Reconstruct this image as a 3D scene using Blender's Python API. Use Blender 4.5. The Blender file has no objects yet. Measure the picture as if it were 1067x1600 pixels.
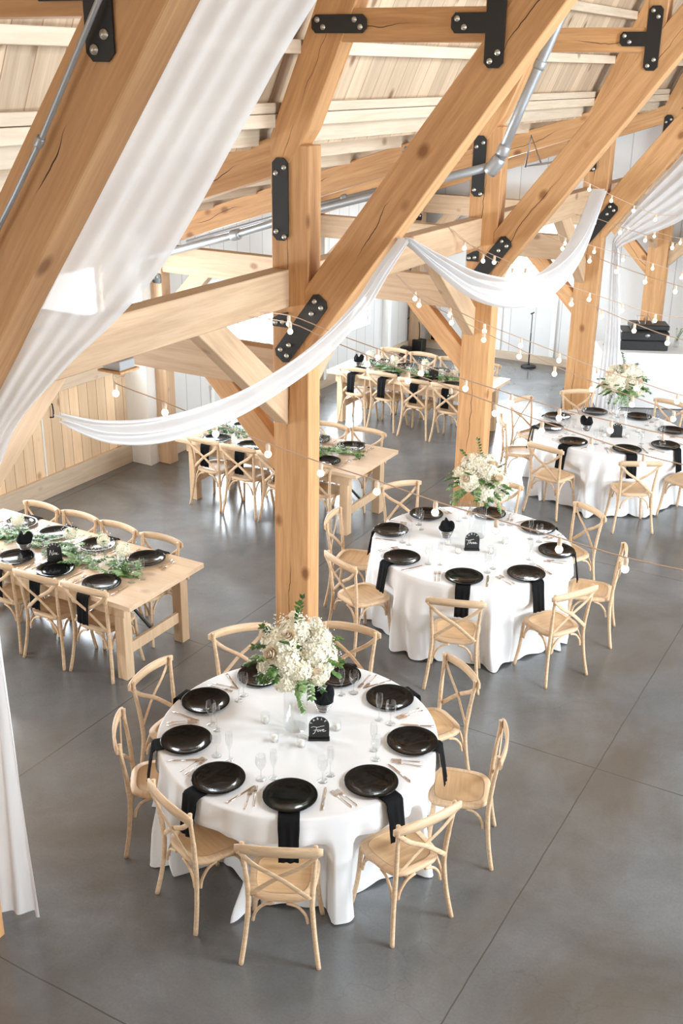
import bpy, bmesh, math, random
from mathutils import Vector, Matrix, Euler
PI = math.pi
R = math.radians
sc = bpy.context.scene
COL = bpy.context.collection
random.seed(7)

# ------------------------------------------------------------------ mesh helpers
class MB:
    def __init__(s): s.v = []; s.f = []; s.sm = []
    def add(s, vs, fs, smooth=False):
        o = len(s.v); s.v += [tuple(v) for v in vs]
        s.f += [tuple(i + o for i in f) for f in fs]; s.sm += [smooth] * len(fs)
        return s
    def box(s, x0, x1, y0, y1, z0, z1, M=None):
        vs = [Vector((x, y, z)) for x in (x0, x1) for y in (y0, y1) for z in (z0, z1)]
        if M: vs = [M @ v for v in vs]
        s.add(vs, [(0, 1, 3, 2), (4, 6, 7, 5), (0, 4, 5, 1), (2, 3, 7, 6), (0, 2, 6, 4), (1, 5, 7, 3)]); return s
    def tube(s, pts, rad, seg=8, sx=1.0, sy=1.0, up=Vector((0, 0, 1)), caps=True, smooth=True):
        pts = [Vector(p) for p in pts]; n = len(pts)
        rr = rad if isinstance(rad, (list, tuple)) else [rad] * n
        vs = []; pu = None
        for i, p in enumerate(pts):
            t = (pts[min(i + 1, n - 1)] - pts[max(i - 1, 0)]).normalized()
            u = up if pu is None else pu
            u = u - t * u.dot(t)
            if u.length < 1e-3: u = Vector((1, 0, 0)) - t * t.x
            u.normalize(); pu = u; w = t.cross(u)
            for k in range(seg):
                a = 2 * PI * k / seg + (PI / 4 if seg == 4 else 0)
                vs.append(p + (u * math.cos(a) * sy + w * math.sin(a) * sx) * rr[i])
        fs = [(i * seg + k, i * seg + (k + 1) % seg, (i + 1) * seg + (k + 1) % seg, (i + 1) * seg + k) for i in range(n - 1) for k in range(seg)]
        if caps: fs += [tuple(reversed(range(seg))), tuple((n - 1) * seg + k for k in range(seg))]
        s.add(vs, fs, smooth); return s
    def lathe(s, prof, seg=24, M=None, smooth=True):
        vs = []
        for r, z in prof:
            for k in range(seg):
                a = 2 * PI * k / seg; vs.append(Vector((r * math.cos(a), r * math.sin(a), z)))
        if M: vs = [M @ v for v in vs]
        n = len(prof)
        s.add(vs, [(i * seg + k, i * seg + (k + 1) % seg, (i + 1) * seg + (k + 1) % seg, (i + 1) * seg + k) for i in range(n - 1) for k in range(seg)], smooth)
        return s
    def grid(s, rows, smooth=True, closed=False):
        n = len(rows); m = len(rows[0]); vs = [v for r in rows for v in r]
        fs = [(i * m + k, i * m + (k + 1) % m, (i + 1) * m + (k + 1) % m, (i + 1) * m + k) for i in range(n - 1) for k in range(m if closed else m - 1)]
        s.add(vs, fs, smooth); return s
    def prism(s, poly, y0, y1, plane='xz'):
        n = len(poly)
        P = (lambda a, b, c: (a, c, b)) if plane == 'xz' else ((lambda a, b, c: (c, a, b)) if plane == 'yz' else (lambda a, b, c: (a, b, c)))
        vs = [P(a, b, y0) for a, b in poly] + [P(a, b, y1) for a, b in poly]
        s.add(vs, [tuple(range(n)), tuple(range(2 * n - 1, n - 1, -1))] + [(k, k + n, (k + 1) % n + n, (k + 1) % n) for k in range(n)]); return s
    def mesh(s, name, bevel=0, weld=False, solid=0):
        me = bpy.data.meshes.new(name); me.from_pydata(s.v, [], s.f)
        me.polygons.foreach_set('use_smooth', s.sm)
        bm = bmesh.new(); bm.from_mesh(me)
        if weld: bmesh.ops.remove_doubles(bm, verts=bm.verts, dist=1e-5)
        if solid: bmesh.ops.solidify(bm, geom=bm.faces[:], thickness=solid)
        bmesh.ops.recalc_face_normals(bm, faces=bm.faces)
        if bevel: bmesh.ops.bevel(bm, geom=bm.edges[:], offset=bevel, segments=1, affect='EDGES', clamp_overlap=True)
        bm.to_mesh(me); bm.free(); me.update(); return me

def obj(name, mb, mat, parent=None, loc=None, rot=None, bevel=0, weld=False, solid=0):
    me = mb.mesh(name, bevel, weld, solid) if isinstance(mb, MB) else mb
    if mat is not None and not me.materials: me.materials.append(mat)
    o = bpy.data.objects.new(name, me); COL.objects.link(o)
    if parent is not None: o.parent = parent
    if loc is not None: o.location = loc
    if rot is not None: o.rotation_euler = rot
    return o
def tag(o, label=None, cat=None, group=None, kind=None):
    if label: o['label'] = label
    if cat: o['category'] = cat
    if group: o['group'] = group
    if kind: o['kind'] = kind
    return o
def thing(name, label, cat, loc=(0, 0, 0), rz=0, group=None):
    o = bpy.data.objects.new(name, None); COL.objects.link(o)
    o.location = loc; o.rotation_euler = (0, 0, rz); o.empty_display_size = .1
    return tag(o, label, cat, group)
def copy_tree(o, parent=None):
    c = o.copy(); COL.objects.link(c)
    if parent is not None: c.parent = parent
    for ch in list(o.children): copy_tree(ch, c)
    return c
used = {}
def inst(key, maker, label, loc, rz=0, group=None):
    """first use builds the thing, every later use copies it and its parts"""
    if key not in used:
        o = used[key] = maker()
    else:
        o = copy_tree(used[key])
    o.location = loc; o.rotation_euler = (0, 0, rz); o['label'] = label
    if group: o['group'] = group
    return o
def catmull(pts, n=6):
    pts = [Vector(p) for p in pts]; out = []
    for i in range(len(pts) - 1):
        a, b, c, d = pts[max(i - 1, 0)], pts[i], pts[i + 1], pts[min(i + 2, len(pts) - 1)]
        for k in range(n):
            t = k / n
            out.append(.5 * ((2 * b) + (c - a) * t + (2 * a - 5 * b + 4 * c - d) * t * t + (3 * b - a - 3 * c + d) * t ** 3))
    out.append(pts[-1]); return out

# ------------------------------------------------------------------ materials
def new_mat(name):
    m = bpy.data.materials.new(name); m.use_nodes = True; nt = m.node_tree
    return m, nt, nt.nodes['Principled BSDF'], nt.nodes['Material Output']
def N(nt, t, **kw):
    n = nt.nodes.new(t)
    for k, v in kw.items(): setattr(n, k, v)
    return n
def plain(name, col, rough=.5, metal=0, spec=.5, emit=None, es=0):
    m, nt, b, o = new_mat(name)
    b.inputs['Base Color'].default_value = (*col, 1); b.inputs['Roughness'].default_value = rough
    b.inputs['Metallic'].default_value = metal; b.inputs['Specular IOR Level'].default_value = spec
    if emit: b.inputs['Emission Color'].default_value = (*emit, 1); b.inputs['Emission Strength'].default_value = es
    # slight procedural unevenness
    n = N(nt, 'ShaderNodeTexNoise'); n.inputs['Scale'].default_value = 30
    mr = N(nt, 'ShaderNodeMapRange'); mr.inputs['To Min'].default_value = max(rough - .05, 0.02); mr.inputs['To Max'].default_value = min(rough + .05, 1)
    nt.links.new(n.outputs['Fac'], mr.inputs['Value']); nt.links.new(mr.outputs[0], b.inputs['Roughness'])
    return m
def wood(name, dark, light, scale=1.0, knots=.6, rough=.55, bump=.15, axis='X', planks=0, plank_axis='Y', gap=(.25, .15, .08)):
    """grain runs along the object's local axis; optional boards across another axis"""
    m, nt, b, out = new_mat(name); L = nt.links.new
    tc = N(nt, 'ShaderNodeTexCoord'); mp = N(nt, 'ShaderNodeMapping')
    st = {'X': (.55, 9, 9), 'Y': (9, .55, 9), 'Z': (9, 9, .55)}[axis]
    mp.inputs['Scale'].default_value = [v * scale for v in st]
    oi = N(nt, 'ShaderNodeObjectInfo'); ad = N(nt, 'ShaderNodeVectorMath', operation='ADD')
    sv = N(nt, 'ShaderNodeVectorMath', operation='SCALE'); cb = N(nt, 'ShaderNodeCombineXYZ')
    for i in range(3): L(oi.outputs['Random'], cb.inputs[i])
    L(cb.outputs[0], sv.inputs[0]); sv.inputs['Scale'].default_value = 37
    L(tc.outputs['Object'], ad.inputs[0])
    base = ad.outputs[0]
    L(sv.outputs[0], ad.inputs[1])
    plank_rand = None
    if planks:
        sp = N(nt, 'ShaderNodeSeparateXYZ'); L(tc.outputs['Object'], sp.inputs[0])
        dv = N(nt, 'ShaderNodeMath', operation='DIVIDE'); dv.inputs[1].default_value = planks; L(sp.outputs[plank_axis], dv.inputs[0])
        fl = N(nt, 'ShaderNodeMath', operation='FLOOR'); L(dv.outputs[0], fl.inputs[0])
        fr = N(nt, 'ShaderNodeMath', operation='FRACT'); L(dv.outputs[0], fr.inputs[0])
        wn = N(nt, 'ShaderNodeTexWhiteNoise', noise_dimensions='1D'); L(fl.outputs[0], wn.inputs['W'])
        plank_rand = wn.outputs['Value']
        s2 = N(nt, 'ShaderNodeVectorMath', operation='SCALE'); L(wn.outputs['Color'], s2.inputs[0]); s2.inputs['Scale'].default_value = 20
        a2 = N(nt, 'ShaderNodeVectorMath', operation='ADD'); L(base, a2.inputs[0]); L(s2.outputs[0], a2.inputs[1]); base = a2.outputs[0]
        # gap mask
        m1 = N(nt, 'ShaderNodeMath', operation='SUBTRACT'); L(fr.outputs[0], m1.inputs[0]); m1.inputs[1].default_value = .5
        m2 = N(nt, 'ShaderNodeMath', operation='ABSOLUTE'); L(m1.outputs[0], m2.inputs[0])
        m3 = N(nt, 'ShaderNodeMath', operation='GREATER_THAN'); L(m2.outputs[0], m3.inputs[0]); m3.inputs[1].default_value = .5 - .004 / planks
        gapm = m3.outputs[0]
    L(base, mp.inputs['Vector'])
    n1 = N(nt, 'ShaderNodeTexNoise'); n1.inputs['Scale'].default_value = 2.2; n1.inputs['Detail'].default_value = 8; n1.inputs['Distortion'].default_value = .6
    L(mp.outputs[0], n1.inputs['Vector'])
    n3 = N(nt, 'ShaderNodeTexNoise'); n3.inputs['Scale'].default_value = 9; n3.inputs['Detail'].default_value = 3; L(mp.outputs[0], n3.inputs['Vector'])
    mxn = N(nt, 'ShaderNodeMath', operation='MULTIPLY_ADD'); L(n3.outputs['Fac'], mxn.inputs[0]); mxn.inputs[1].default_value = .35
    sb = N(nt, 'ShaderNodeMath', operation='MULTIPLY'); L(n1.outputs['Fac'], sb.inputs[0]); sb.inputs[1].default_value = .8; L(sb.outputs[0], mxn.inputs[2])
    cr = N(nt, 'ShaderNodeValToRGB'); L(mxn.outputs[0], cr.inputs[0])
    cr.color_ramp.elements[0].position = .30; cr.color_ramp.elements[0].color = (*dark, 1)
    cr.color_ramp.elements[1].position = .74; cr.color_ramp.elements[1].color = (*light, 1)
    col = cr.outputs[0]
    # knots
    mk = N(nt, 'ShaderNodeMapping'); ks = {'X': (2.3, 3.4, 3.4), 'Y': (3.4, 2.3, 3.4), 'Z': (3.4, 3.4, 2.3)}[axis]; mk.inputs['Scale'].default_value = ks
    L(base, mk.inputs['Vector'])
    vo = N(nt, 'ShaderNodeTexVoronoi'); vo.inputs['Scale'].default_value = 1.0; vo.inputs['Randomness'].default_value = 1; L(mk.outputs[0], vo.inputs['Vector'])
    kr = N(nt, 'ShaderNodeMapRange'); kr.inputs['From Min'].default_value = .07; kr.inputs['From Max'].default_value = .17; kr.inputs['To Min'].default_value = min(1, knots * 1.5); kr.inputs['To Max'].default_value = 0
    L(vo.outputs['Distance'], kr.inputs['Value'])
    mx = N(nt, 'ShaderNodeMixRGB', blend_type='MIX'); L(kr.outputs[0], mx.inputs[0]); L(col, mx.inputs[1]); mx.inputs[2].default_value = (dark[0] * .5, dark[1] * .38, dark[2] * .3, 1)
    col = mx.outputs[0]
    # drying cracks running along the member
    if not planks and knots > .52:
        sx_ = N(nt, 'ShaderNodeSeparateXYZ'); L(tc.outputs['Object'], sx_.inputs[0])
        c1 = N(nt, 'ShaderNodeTexNoise', noise_dimensions='1D'); c1.inputs['Scale'].default_value = 1.3; c1.inputs['Detail'].default_value = 4
        w1 = N(nt, 'ShaderNodeMath', operation='MULTIPLY_ADD'); L(oi.outputs['Random'], w1.inputs[0]); w1.inputs[1].default_value = 50; L(sx_.outputs['X'], w1.inputs[2]); L(w1.outputs[0], c1.inputs['W'])
        d1 = N(nt, 'ShaderNodeMath', operation='MULTIPLY_ADD'); L(c1.outputs['Fac'], d1.inputs[0]); d1.inputs[1].default_value = .16; d1.inputs[2].default_value = -.085
        e1 = N(nt, 'ShaderNodeMath', operation='SUBTRACT'); L(sx_.outputs['Z'], e1.inputs[0]); L(d1.outputs[0], e1.inputs[1])
        f1 = N(nt, 'ShaderNodeMath', operation='ABSOLUTE'); L(e1.outputs[0], f1.inputs[0])
        c2 = N(nt, 'ShaderNodeTexNoise', noise_dimensions='1D'); c2.inputs['Scale'].default_value = .9; w2 = N(nt, 'ShaderNodeMath', operation='ADD'); L(w1.outputs[0], w2.inputs[0]); w2.inputs[1].default_value = 17; L(w2.outputs[0], c2.inputs['W'])
        g1 = N(nt, 'ShaderNodeMapRange'); g1.inputs['From Min'].default_value = .48; g1.inputs['From Max'].default_value = .62; g1.inputs['To Min'].default_value = -.0005; g1.inputs['To Max'].default_value = .0032; L(c2.outputs['Fac'], g1.inputs['Value'])
        h1 = N(nt, 'ShaderNodeMath', operation='LESS_THAN'); L(f1.outputs[0], h1.inputs[0]); L(g1.outputs[0], h1.inputs[1])
        k1 = N(nt, 'ShaderNodeMixRGB'); L(h1.outputs[0], k1.inputs[0]); L(col, k1.inputs[1]); k1.inputs[2].default_value = (.05, .02, .008, 1); col = k1.outputs[0]
    # per object tint
    hv = N(nt, 'ShaderNodeHueSaturation'); L(col, hv.inputs['Color'])
    r2 = N(nt, 'ShaderNodeMapRange'); r2.inputs['To Min'].default_value = .9; r2.inputs['To Max'].default_value = 1.08
    L(plank_rand if plank_rand else oi.outputs['Random'], r2.inputs['Value']); L(r2.outputs[0], hv.inputs['Value'])
    if planks: r2.inputs['To Min'].default_value = .8
    col = hv.outputs[0]
    if planks:
        mg = N(nt, 'ShaderNodeMixRGB'); L(gapm, mg.inputs[0]); L(col, mg.inputs[1]); mg.inputs[2].default_value = (*gap, 1); col = mg.outputs[0]
    L(col, b.inputs['Base Color']); b.inputs['Roughness'].default_value = rough; b.inputs['Specular IOR Level'].default_value = .3
    bp = N(nt, 'ShaderNodeBump'); bp.inputs['Strength'].default_value = bump; bp.inputs['Distance'].default_value = .01
    L(mxn.outputs[0], bp.inputs['Height']); L(bp.outputs[0], b.inputs['Normal'])
    return m
TIMB = wood('douglas fir timber', (.46, .225, .088), (.68, .385, .18), knots=.55)
TIMBP = wood('pale timber', (.46, .295, .175), (.61, .425, .275), knots=.5)
PURL = wood('pale spruce', (.52, .405, .29), (.67, .55, .42), knots=.5, axis='Y')
DECK = wood('spruce roof boards', (.45, .325, .215), (.64, .485, .34), knots=.6, planks=.215, plank_axis='Y', axis='X', gap=(.3, .18, .1))
BARN = wood('pine boards', (.76, .53, .33), (.88, .67, .45), knots=.5, planks=.16, plank_axis='Y', axis='Z', gap=(.35, .2, .1))
CHAIRW = wood('whitewashed oak', (.55, .36, .205), (.78, .57, .375), scale=2.5, knots=0, rough=.45, bump=.05)
SEATW = wood('oak veneer', (.57, .35, .18), (.72, .48, .27), scale=2, knots=0, rough=.42, bump=.04)
TABLEW = wood('farm table pine', (.68, .47, .30), (.82, .62, .43), knots=.35, rough=.33)
LEGW = wood('farm table leg pine', (.62, .42, .25), (.78, .57, .37), knots=.3, axis='Z')
BLACK = plain('black powder coat steel', (.012, .012, .012), .45)
BOLT = plain('galvanised bolt', (.62, .58, .5), .35, .8)
PLATE = plain('black glazed charger', (.005, .005, .005), .12, 0, .22)
CHROME = plain('polished cutlery', (.75, .66, .6), .15, 1)
PIPE = plain('galvanised pipe', (.42, .43, .44), .42, .6)
WHITEP = plain('white paint', (.82, .82, .80), .6)
CANDLE = plain('candle wax', (.9, .86, .78), .5)
CREAM = plain('hydrangea petals', (.88, .83, .66), .7)
ROSE = plain('cream rose petals', (.90, .78, .62), .6)
WHITEF = plain('white blossom', (.9, .9, .86), .7)
CASEM = plain('black case vinyl', (.015, .015, .015), .4)
SILVER = plain('case metal edging', (.5, .5, .5), .3, .9)
LETTER = plain('white lettering', (.85, .85, .85), .5)
RED = plain('red light', (.9, .05, .02), .4, emit=(1, .05, .02), es=3)
def leafmat(name, c1, c2):
    m, nt, b, o = new_mat(name); L = nt.links.new
    g = N(nt, 'ShaderNodeTexNoise'); g.inputs['Scale'].default_value = 25
    tc = N(nt, 'ShaderNodeTexCoord'); L(tc.outputs['Object'], g.inputs['Vector'])
    cr = N(nt, 'ShaderNodeValToRGB'); cr.color_ramp.elements[0].position = .35; cr.color_ramp.elements[1].position = .65
    cr.color_ramp.elements[0].color = (*c1, 1); cr.color_ramp.elements[1].color = (*c2, 1); L(g.outputs['Fac'], cr.inputs[0])
    L(cr.outputs[0], b.inputs['Base Color']); b.inputs['Roughness'].default_value = .45
    b.inputs['Subsurface Weight'].default_value = 0
    return m
LEAF = leafmat('leaves', (.025, .085, .015), (.11, .22, .045))
LEAFP = leafmat('pale leaves', (.12, .24, .07), (.30, .44, .18))
def clothmat(name, col, transl=.25, transp=0.0, bump=.1):
    m, nt, b, o = new_mat(name); L = nt.links.new
    b.inputs['Base Color'].default_value = (*col, 1); b.inputs['Roughness'].default_value = .85; b.inputs['Specular IOR Level'].default_value = .15
    n = N(nt, 'ShaderNodeTexNoise'); n.inputs['Scale'].default_value = 6; n.inputs['Detail'].default_value = 4
    bp = N(nt, 'ShaderNodeBump'); bp.inputs['Strength'].default_value = bump; bp.inputs['Distance'].default_value = .02
    L(n.outputs['Fac'], bp.inputs['Height']); L(bp.outputs[0], b.inputs['Normal'])
    tr = N(nt, 'ShaderNodeBsdfTranslucent'); tr.inputs['Color'].default_value = (*col, 1)
    mx = N(nt, 'ShaderNodeMixShader'); mx.inputs[0].default_value = transl
    L(b.outputs[0], mx.inputs[1]); L(tr.outputs[0], mx.inputs[2]); last = mx
    if transp:
        tp = N(nt, 'ShaderNodeBsdfTransparent'); m2 = N(nt, 'ShaderNodeMixShader'); m2.inputs[0].default_value = transp
        L(mx.outputs[0], m2.inputs[1]); L(tp.outputs[0], m2.inputs[2]); last = m2
    L(last.outputs[0], o.inputs['Surface']); return m
LINEN = clothmat('white table linen', (.93, .93, .94), .06)
SHEER = clothmat('sheer white chiffon', (.83, .82, .82), .45, .10, .05)
NAPK = clothmat('black satin napkin', (.008, .008, .009), 0, 0, .15)
def facing(nt, lo, hi, power=4.0):
    """reflectance of a thin clear sheet: same from both sides, rising to grazing angles"""
    L = nt.links.new
    lw = N(nt, 'ShaderNodeLayerWeight'); lw.inputs['Blend'].default_value = .5
    pw = N(nt, 'ShaderNodeMath', operation='POWER'); L(lw.outputs['Facing'], pw.inputs[0]); pw.inputs[1].default_value = power
    ma = N(nt, 'ShaderNodeMath', operation='MULTIPLY_ADD'); L(pw.outputs[0], ma.inputs[0]); ma.inputs[1].default_value = hi - lo; ma.inputs[2].default_value = lo
    return ma.outputs[0]
def glassmat(name, tint=(1, 1, 1), gloss=1.0, hi=.7):
    m, nt, b, o = new_mat(name); L = nt.links.new
    nt.nodes.remove(b)
    tp = N(nt, 'ShaderNodeBsdfTransparent'); tp.inputs['Color'].default_value = (*tint, 1)
    gl = N(nt, 'ShaderNodeBsdfGlossy'); gl.inputs['Roughness'].default_value = .04; gl.inputs['Color'].default_value = (gloss, gloss, gloss, 1)
    mx = N(nt, 'ShaderNodeMixShader'); L(facing(nt, .05, hi, 3.0), mx.inputs[0]); L(tp.outputs[0], mx.inputs[1]); L(gl.outputs[0], mx.inputs[2])
    L(mx.outputs[0], o.inputs['Surface']); return m
GLASS = glassmat('clear glass', (.93, .94, .94))
PANE = glassmat('window pane', (.97, .98, .98))
def bulbmat(name, es):
    m, nt, b, o = new_mat(name); L = nt.links.new
    nt.nodes.remove(b)
    tp = N(nt, 'ShaderNodeBsdfTransparent'); em = N(nt, 'ShaderNodeEmission'); em.inputs['Color'].default_value = (1, .80, .55, 1); em.inputs['Strength'].default_value = es
    gl = N(nt, 'ShaderNodeBsdfGlossy'); gl.inputs['Roughness'].default_value = .05
    mx = N(nt, 'ShaderNodeMixShader'); mx.inputs[0].default_value = .75 if es else 0
    L(tp.outputs[0], mx.inputs[1]); L(em.outputs[0], mx.inputs[2])
    m2 = N(nt, 'ShaderNodeMixShader'); L(facing(nt, .04, .6), m2.inputs[0]); L(mx.outputs[0], m2.inputs[1]); L(gl.outputs[0], m2.inputs[2])
    L(m2.outputs[0], o.inputs['Surface']); return m
BULB = bulbmat('lit globe glass', 2.6)
BULBOFF = bulbmat('unlit globe glass', 0)
CABLE = plain('pale brown cable', (.55, .38, .27), .6)
SOCK = plain('pale socket', (.78, .62, .48), .6)
def floormat():
    m, nt, b, o = new_mat('polished concrete'); L = nt.links.new
    tc = N(nt, 'ShaderNodeTexCoord')
    n1 = N(nt, 'ShaderNodeTexNoise'); n1.inputs['Scale'].default_value = .9; n1.inputs['Detail'].default_value = 7; n1.inputs['Roughness'].default_value = .6; n1.inputs['Distortion'].default_value = .4
    L(tc.outputs['Object'], n1.inputs['Vector'])
    cr = N(nt, 'ShaderNodeValToRGB'); L(n1.outputs['Fac'], cr.inputs[0])
    cr.color_ramp.elements[0].position = .3; cr.color_ramp.elements[0].color = (.105, .110, .115, 1)
    cr.color_ramp.elements[1].position = .7; cr.color_ramp.elements[1].color = (.20, .21, .218, 1)
    n2 = N(nt, 'ShaderNodeTexNoise'); n2.inputs['Scale'].default_value = 60; n2.inputs['Detail'].default_value = 4; L(tc.outputs['Object'], n2.inputs['Vector'])
    mm = N(nt, 'ShaderNodeMixRGB', blend_type='OVERLAY'); mm.inputs[0].default_value = .18; L(cr.outputs[0], mm.inputs[1]); L(n2.outputs['Fac'], mm.inputs[2])
    n4 = N(nt, 'ShaderNodeTexNoise'); n4.inputs['Scale'].default_value = .45; n4.inputs['Detail'].default_value = 9; n4.inputs['Roughness'].default_value = .62; n4.inputs['Distortion'].default_value = 1.1; L(tc.outputs['Object'], n4.inputs['Vector'])
    st_ = N(nt, 'ShaderNodeMapRange'); st_.inputs['From Min'].default_value = .42; st_.inputs['From Max'].default_value = .68; st_.inputs['To Max'].default_value = .7; L(n4.outputs['Fac'], st_.inputs['Value'])
    ms = N(nt, 'ShaderNodeMixRGB'); L(st_.outputs[0], ms.inputs[0]); L(mm.outputs[0], ms.inputs[1]); ms.inputs[2].default_value = (.10, .078, .056, 1); mm = ms
    # saw-cut control joints on a 3.6 m grid
    dn = N(nt, 'ShaderNodeTexNoise'); dn.inputs['Scale'].default_value = 3; dn.inputs['Detail'].default_value = 5; L(tc.outputs['Object'], dn.inputs['Vector'])
    sp = N(nt, 'ShaderNodeSeparateXYZ'); L(tc.outputs['Object'], sp.inputs[0])
    def joint(ax, off):
        a = N(nt, 'ShaderNodeMath', operation='MULTIPLY_ADD'); L(dn.outputs['Fac'], a.inputs[0]); a.inputs[1].default_value = .016; L(sp.outputs[ax], a.inputs[2])
        c = N(nt, 'ShaderNodeMath', operation='SUBTRACT'); L(a.outputs[0], c.inputs[0]); c.inputs[1].default_value = off + .008
        d = N(nt, 'ShaderNodeMath', operation='DIVIDE'); L(c.outputs[0], d.inputs[0]); d.inputs[1].default_value = 3.59
        e = N(nt, 'ShaderNodeMath', operation='ADD'); L(d.outputs[0], e.inputs[0]); e.inputs[1].default_value = 50.5
        f = N(nt, 'ShaderNodeMath', operation='FRACT'); L(e.outputs[0], f.inputs[0])
        g = N(nt, 'ShaderNodeMath', operation='SUBTRACT'); L(f.outputs[0], g.inputs[0]); g.inputs[1].default_value = .5
        h = N(nt, 'ShaderNodeMath', operation='ABSOLUTE'); L(g.outputs[0], h.inputs[0])
        k = N(nt, 'ShaderNodeMath', operation='LESS_THAN'); L(h.outputs[0], k.inputs[0]); k.inputs[1].default_value = .0045 / 3.59
        return k
    a, c = joint('X', -1.68), joint('Y', 6.85)
    mxx = N(nt, 'ShaderNodeMath', operation='MAXIMUM'); L(a.outputs[0], mxx.inputs[0]); L(c.outputs[0], mxx.inputs[1])
    # hairline cracks
    vc = N(nt, 'ShaderNodeTexVoronoi', feature='DISTANCE_TO_EDGE'); vc.inputs['Scale'].default_value = .33
    wv = N(nt, 'ShaderNodeVectorMath', operation='MULTIPLY_ADD'); L(dn.outputs['Color'], wv.inputs[0]); wv.inputs[1].default_value = (.5, .5, .5); L(tc.outputs['Object'], wv.inputs[2]); L(wv.outputs[0], vc.inputs['Vector'])
    ck = N(nt, 'ShaderNodeMath', operation='LESS_THAN'); L(vc.outputs['Distance'], ck.inputs[0]); ck.inputs[1].default_value = .0012
    ck2 = N(nt, 'ShaderNodeMath', operation='MULTIPLY'); L(ck.outputs[0], ck2.inputs[0]); ck2.inputs[1].default_value = .22
    mj = N(nt, 'ShaderNodeMath', operation='MAXIMUM'); L(mxx.outputs[0], mj.inputs[0]); L(ck2.outputs[0], mj.inputs[1])
    m2 = N(nt, 'ShaderNodeMixRGB'); L(mj.outputs[0], m2.inputs[0]); L(mm.outputs[0], m2.inputs[1]); m2.inputs[2].default_value = (.07, .068, .062, 1)
    L(m2.outputs[0], b.inputs['Base Color'])
    rr = N(nt, 'ShaderNodeMapRange'); rr.inputs['To Min'].default_value = .13; rr.inputs['To Max'].default_value = .30; L(n1.outputs['Fac'], rr.inputs['Value']); L(rr.outputs[0], b.inputs['Roughness'])
    b.inputs['Specular IOR Level'].default_value = 1.0
    bp = N(nt, 'ShaderNodeBump'); bp.inputs['Strength'].default_value = .04; L(n2.outputs['Fac'], bp.inputs['Height']); L(bp.outputs[0], b.inputs['Normal'])
    return m
FLOOR = floormat()
def wallmat(axis, step):
    m, nt, b, o = new_mat('white boarded wall'); L = nt.links.new
    tc = N(nt, 'ShaderNodeTexCoord'); sp = N(nt, 'ShaderNodeSeparateXYZ'); L(tc.outputs['Object'], sp.inputs[0])
    d = N(nt, 'ShaderNodeMath', operation='DIVIDE'); L(sp.outputs[axis], d.inputs[0]); d.inputs[1].default_value = step
    f = N(nt, 'ShaderNodeMath', operation='FRACT'); L(d.outputs[0], f.inputs[0])
    k = N(nt, 'ShaderNodeMath', operation='LESS_THAN'); L(f.outputs[0], k.inputs[0]); k.inputs[1].default_value = .012 / step
    fl = N(nt, 'ShaderNodeMath', operation='FLOOR'); L(d.outputs[0], fl.inputs[0])
    wn = N(nt, 'ShaderNodeTexWhiteNoise', noise_dimensions='1D'); L(fl.outputs[0], wn.inputs['W'])
    cr = N(nt, 'ShaderNodeMixRGB'); L(wn.outputs['Value'], cr.inputs[0]); cr.inputs[1].default_value = (.68, .68, .67, 1); cr.inputs[2].default_value = (.75, .75, .74, 1)
    mx = N(nt, 'ShaderNodeMixRGB'); L(k.outputs[0], mx.inputs[0]); L(cr.outputs[0], mx.inputs[1]); mx.inputs[2].default_value = (.42, .42, .40, 1)
    L(mx.outputs[0], b.inputs['Base Color']); b.inputs['Roughness'].default_value = .6
    return m
WALLY = wallmat('Y', .31); WALLX = wallmat('X', .46)

# ------------------------------------------------------------------ shell
def S(o): o['kind'] = 'structure'; return o
S(obj('floor', MB().box(-9.4, 9.4, -3, 18.5, -.2, 0), FLOOR))
BW = 18.1
XW = -8.75
# left wall: white boards with window openings
def wall_with_holes(name, mat, fixed0, fixed1, a0, a1, z0, z1, holes, axis):
    mb = MB(); holes = sorted(holes); cur = a0
    def bx(p, q, r, s):
        if q - p < 1e-4 or s - r < 1e-4: return
        if axis == 'Y': mb.box(fixed0, fixed1, p, q, r, s)
        else: mb.box(p, q, fixed0, fixed1, r, s)
    for h0, h1, hz0, hz1 in holes:
        bx(cur, h0, z0, z1); bx(h0, h1, z0, hz0); bx(h0, h1, hz1, z1); cur = h1
    bx(cur, a1, z0, z1)
    return S(obj(name, mb, mat))
LW = [(11.75, 13.25, .75, 2.15), (15.0, 16.3, .75, 2.15)]
wall_with_holes('wall_left', WALLY, XW - .2, XW, 10.48, BW, 0, 3.6, LW, 'Y')
DW = [(3.4, 5.4, 1.5, 2.6), (5.9, 7.9, 1.5, 2.6), (8.1, 10.0, 1.5, 2.6)]
wall_with_holes('wall_left_barn', BARN, -9.3, -9.05, -3, 10.3, 0, 3.6, DW, 'Y')
S(obj('wall_left_return', MB().box(-9.3, -8.95, 10.3, 10.48, 0, 3.6), WHITEP))
BWIN = (-7.05, -6.13, 1.06, 2.45)
wall_with_holes('wall_back', WALLX, BW, BW + .2, -9.4, 9.4, 0, 9, [BWIN, (4.6, 6.4, 1.0, 2.5)], 'X')
RW_ADDED = [(2.6, 5.6, .5, 3.0), (7.6, 10.2, .5, 3.0), (11.6, 13.9, .5, 3.0), (15.0, 17.2, .5, 3.0)]  # unseen windows, invented to bring in light from the right
wall_with_holes('wall_right', WALLY, 8.75, 8.95, -3, BW, 0, 3.6, RW_ADDED, 'Y')
FWIN_ADDED = [(-3.4, -1.4, 4.3, 5.8), (1.4, 3.4, 4.3, 5.8), (4.8, 7.8, .1, 2.6)]  # unseen windows behind the camera, added as fill for front faces
FWIN_ADDED.insert(0, (-8.2, -5.2, .1, 2.6))  # low opening, also added, for light on the cloth sides
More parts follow.
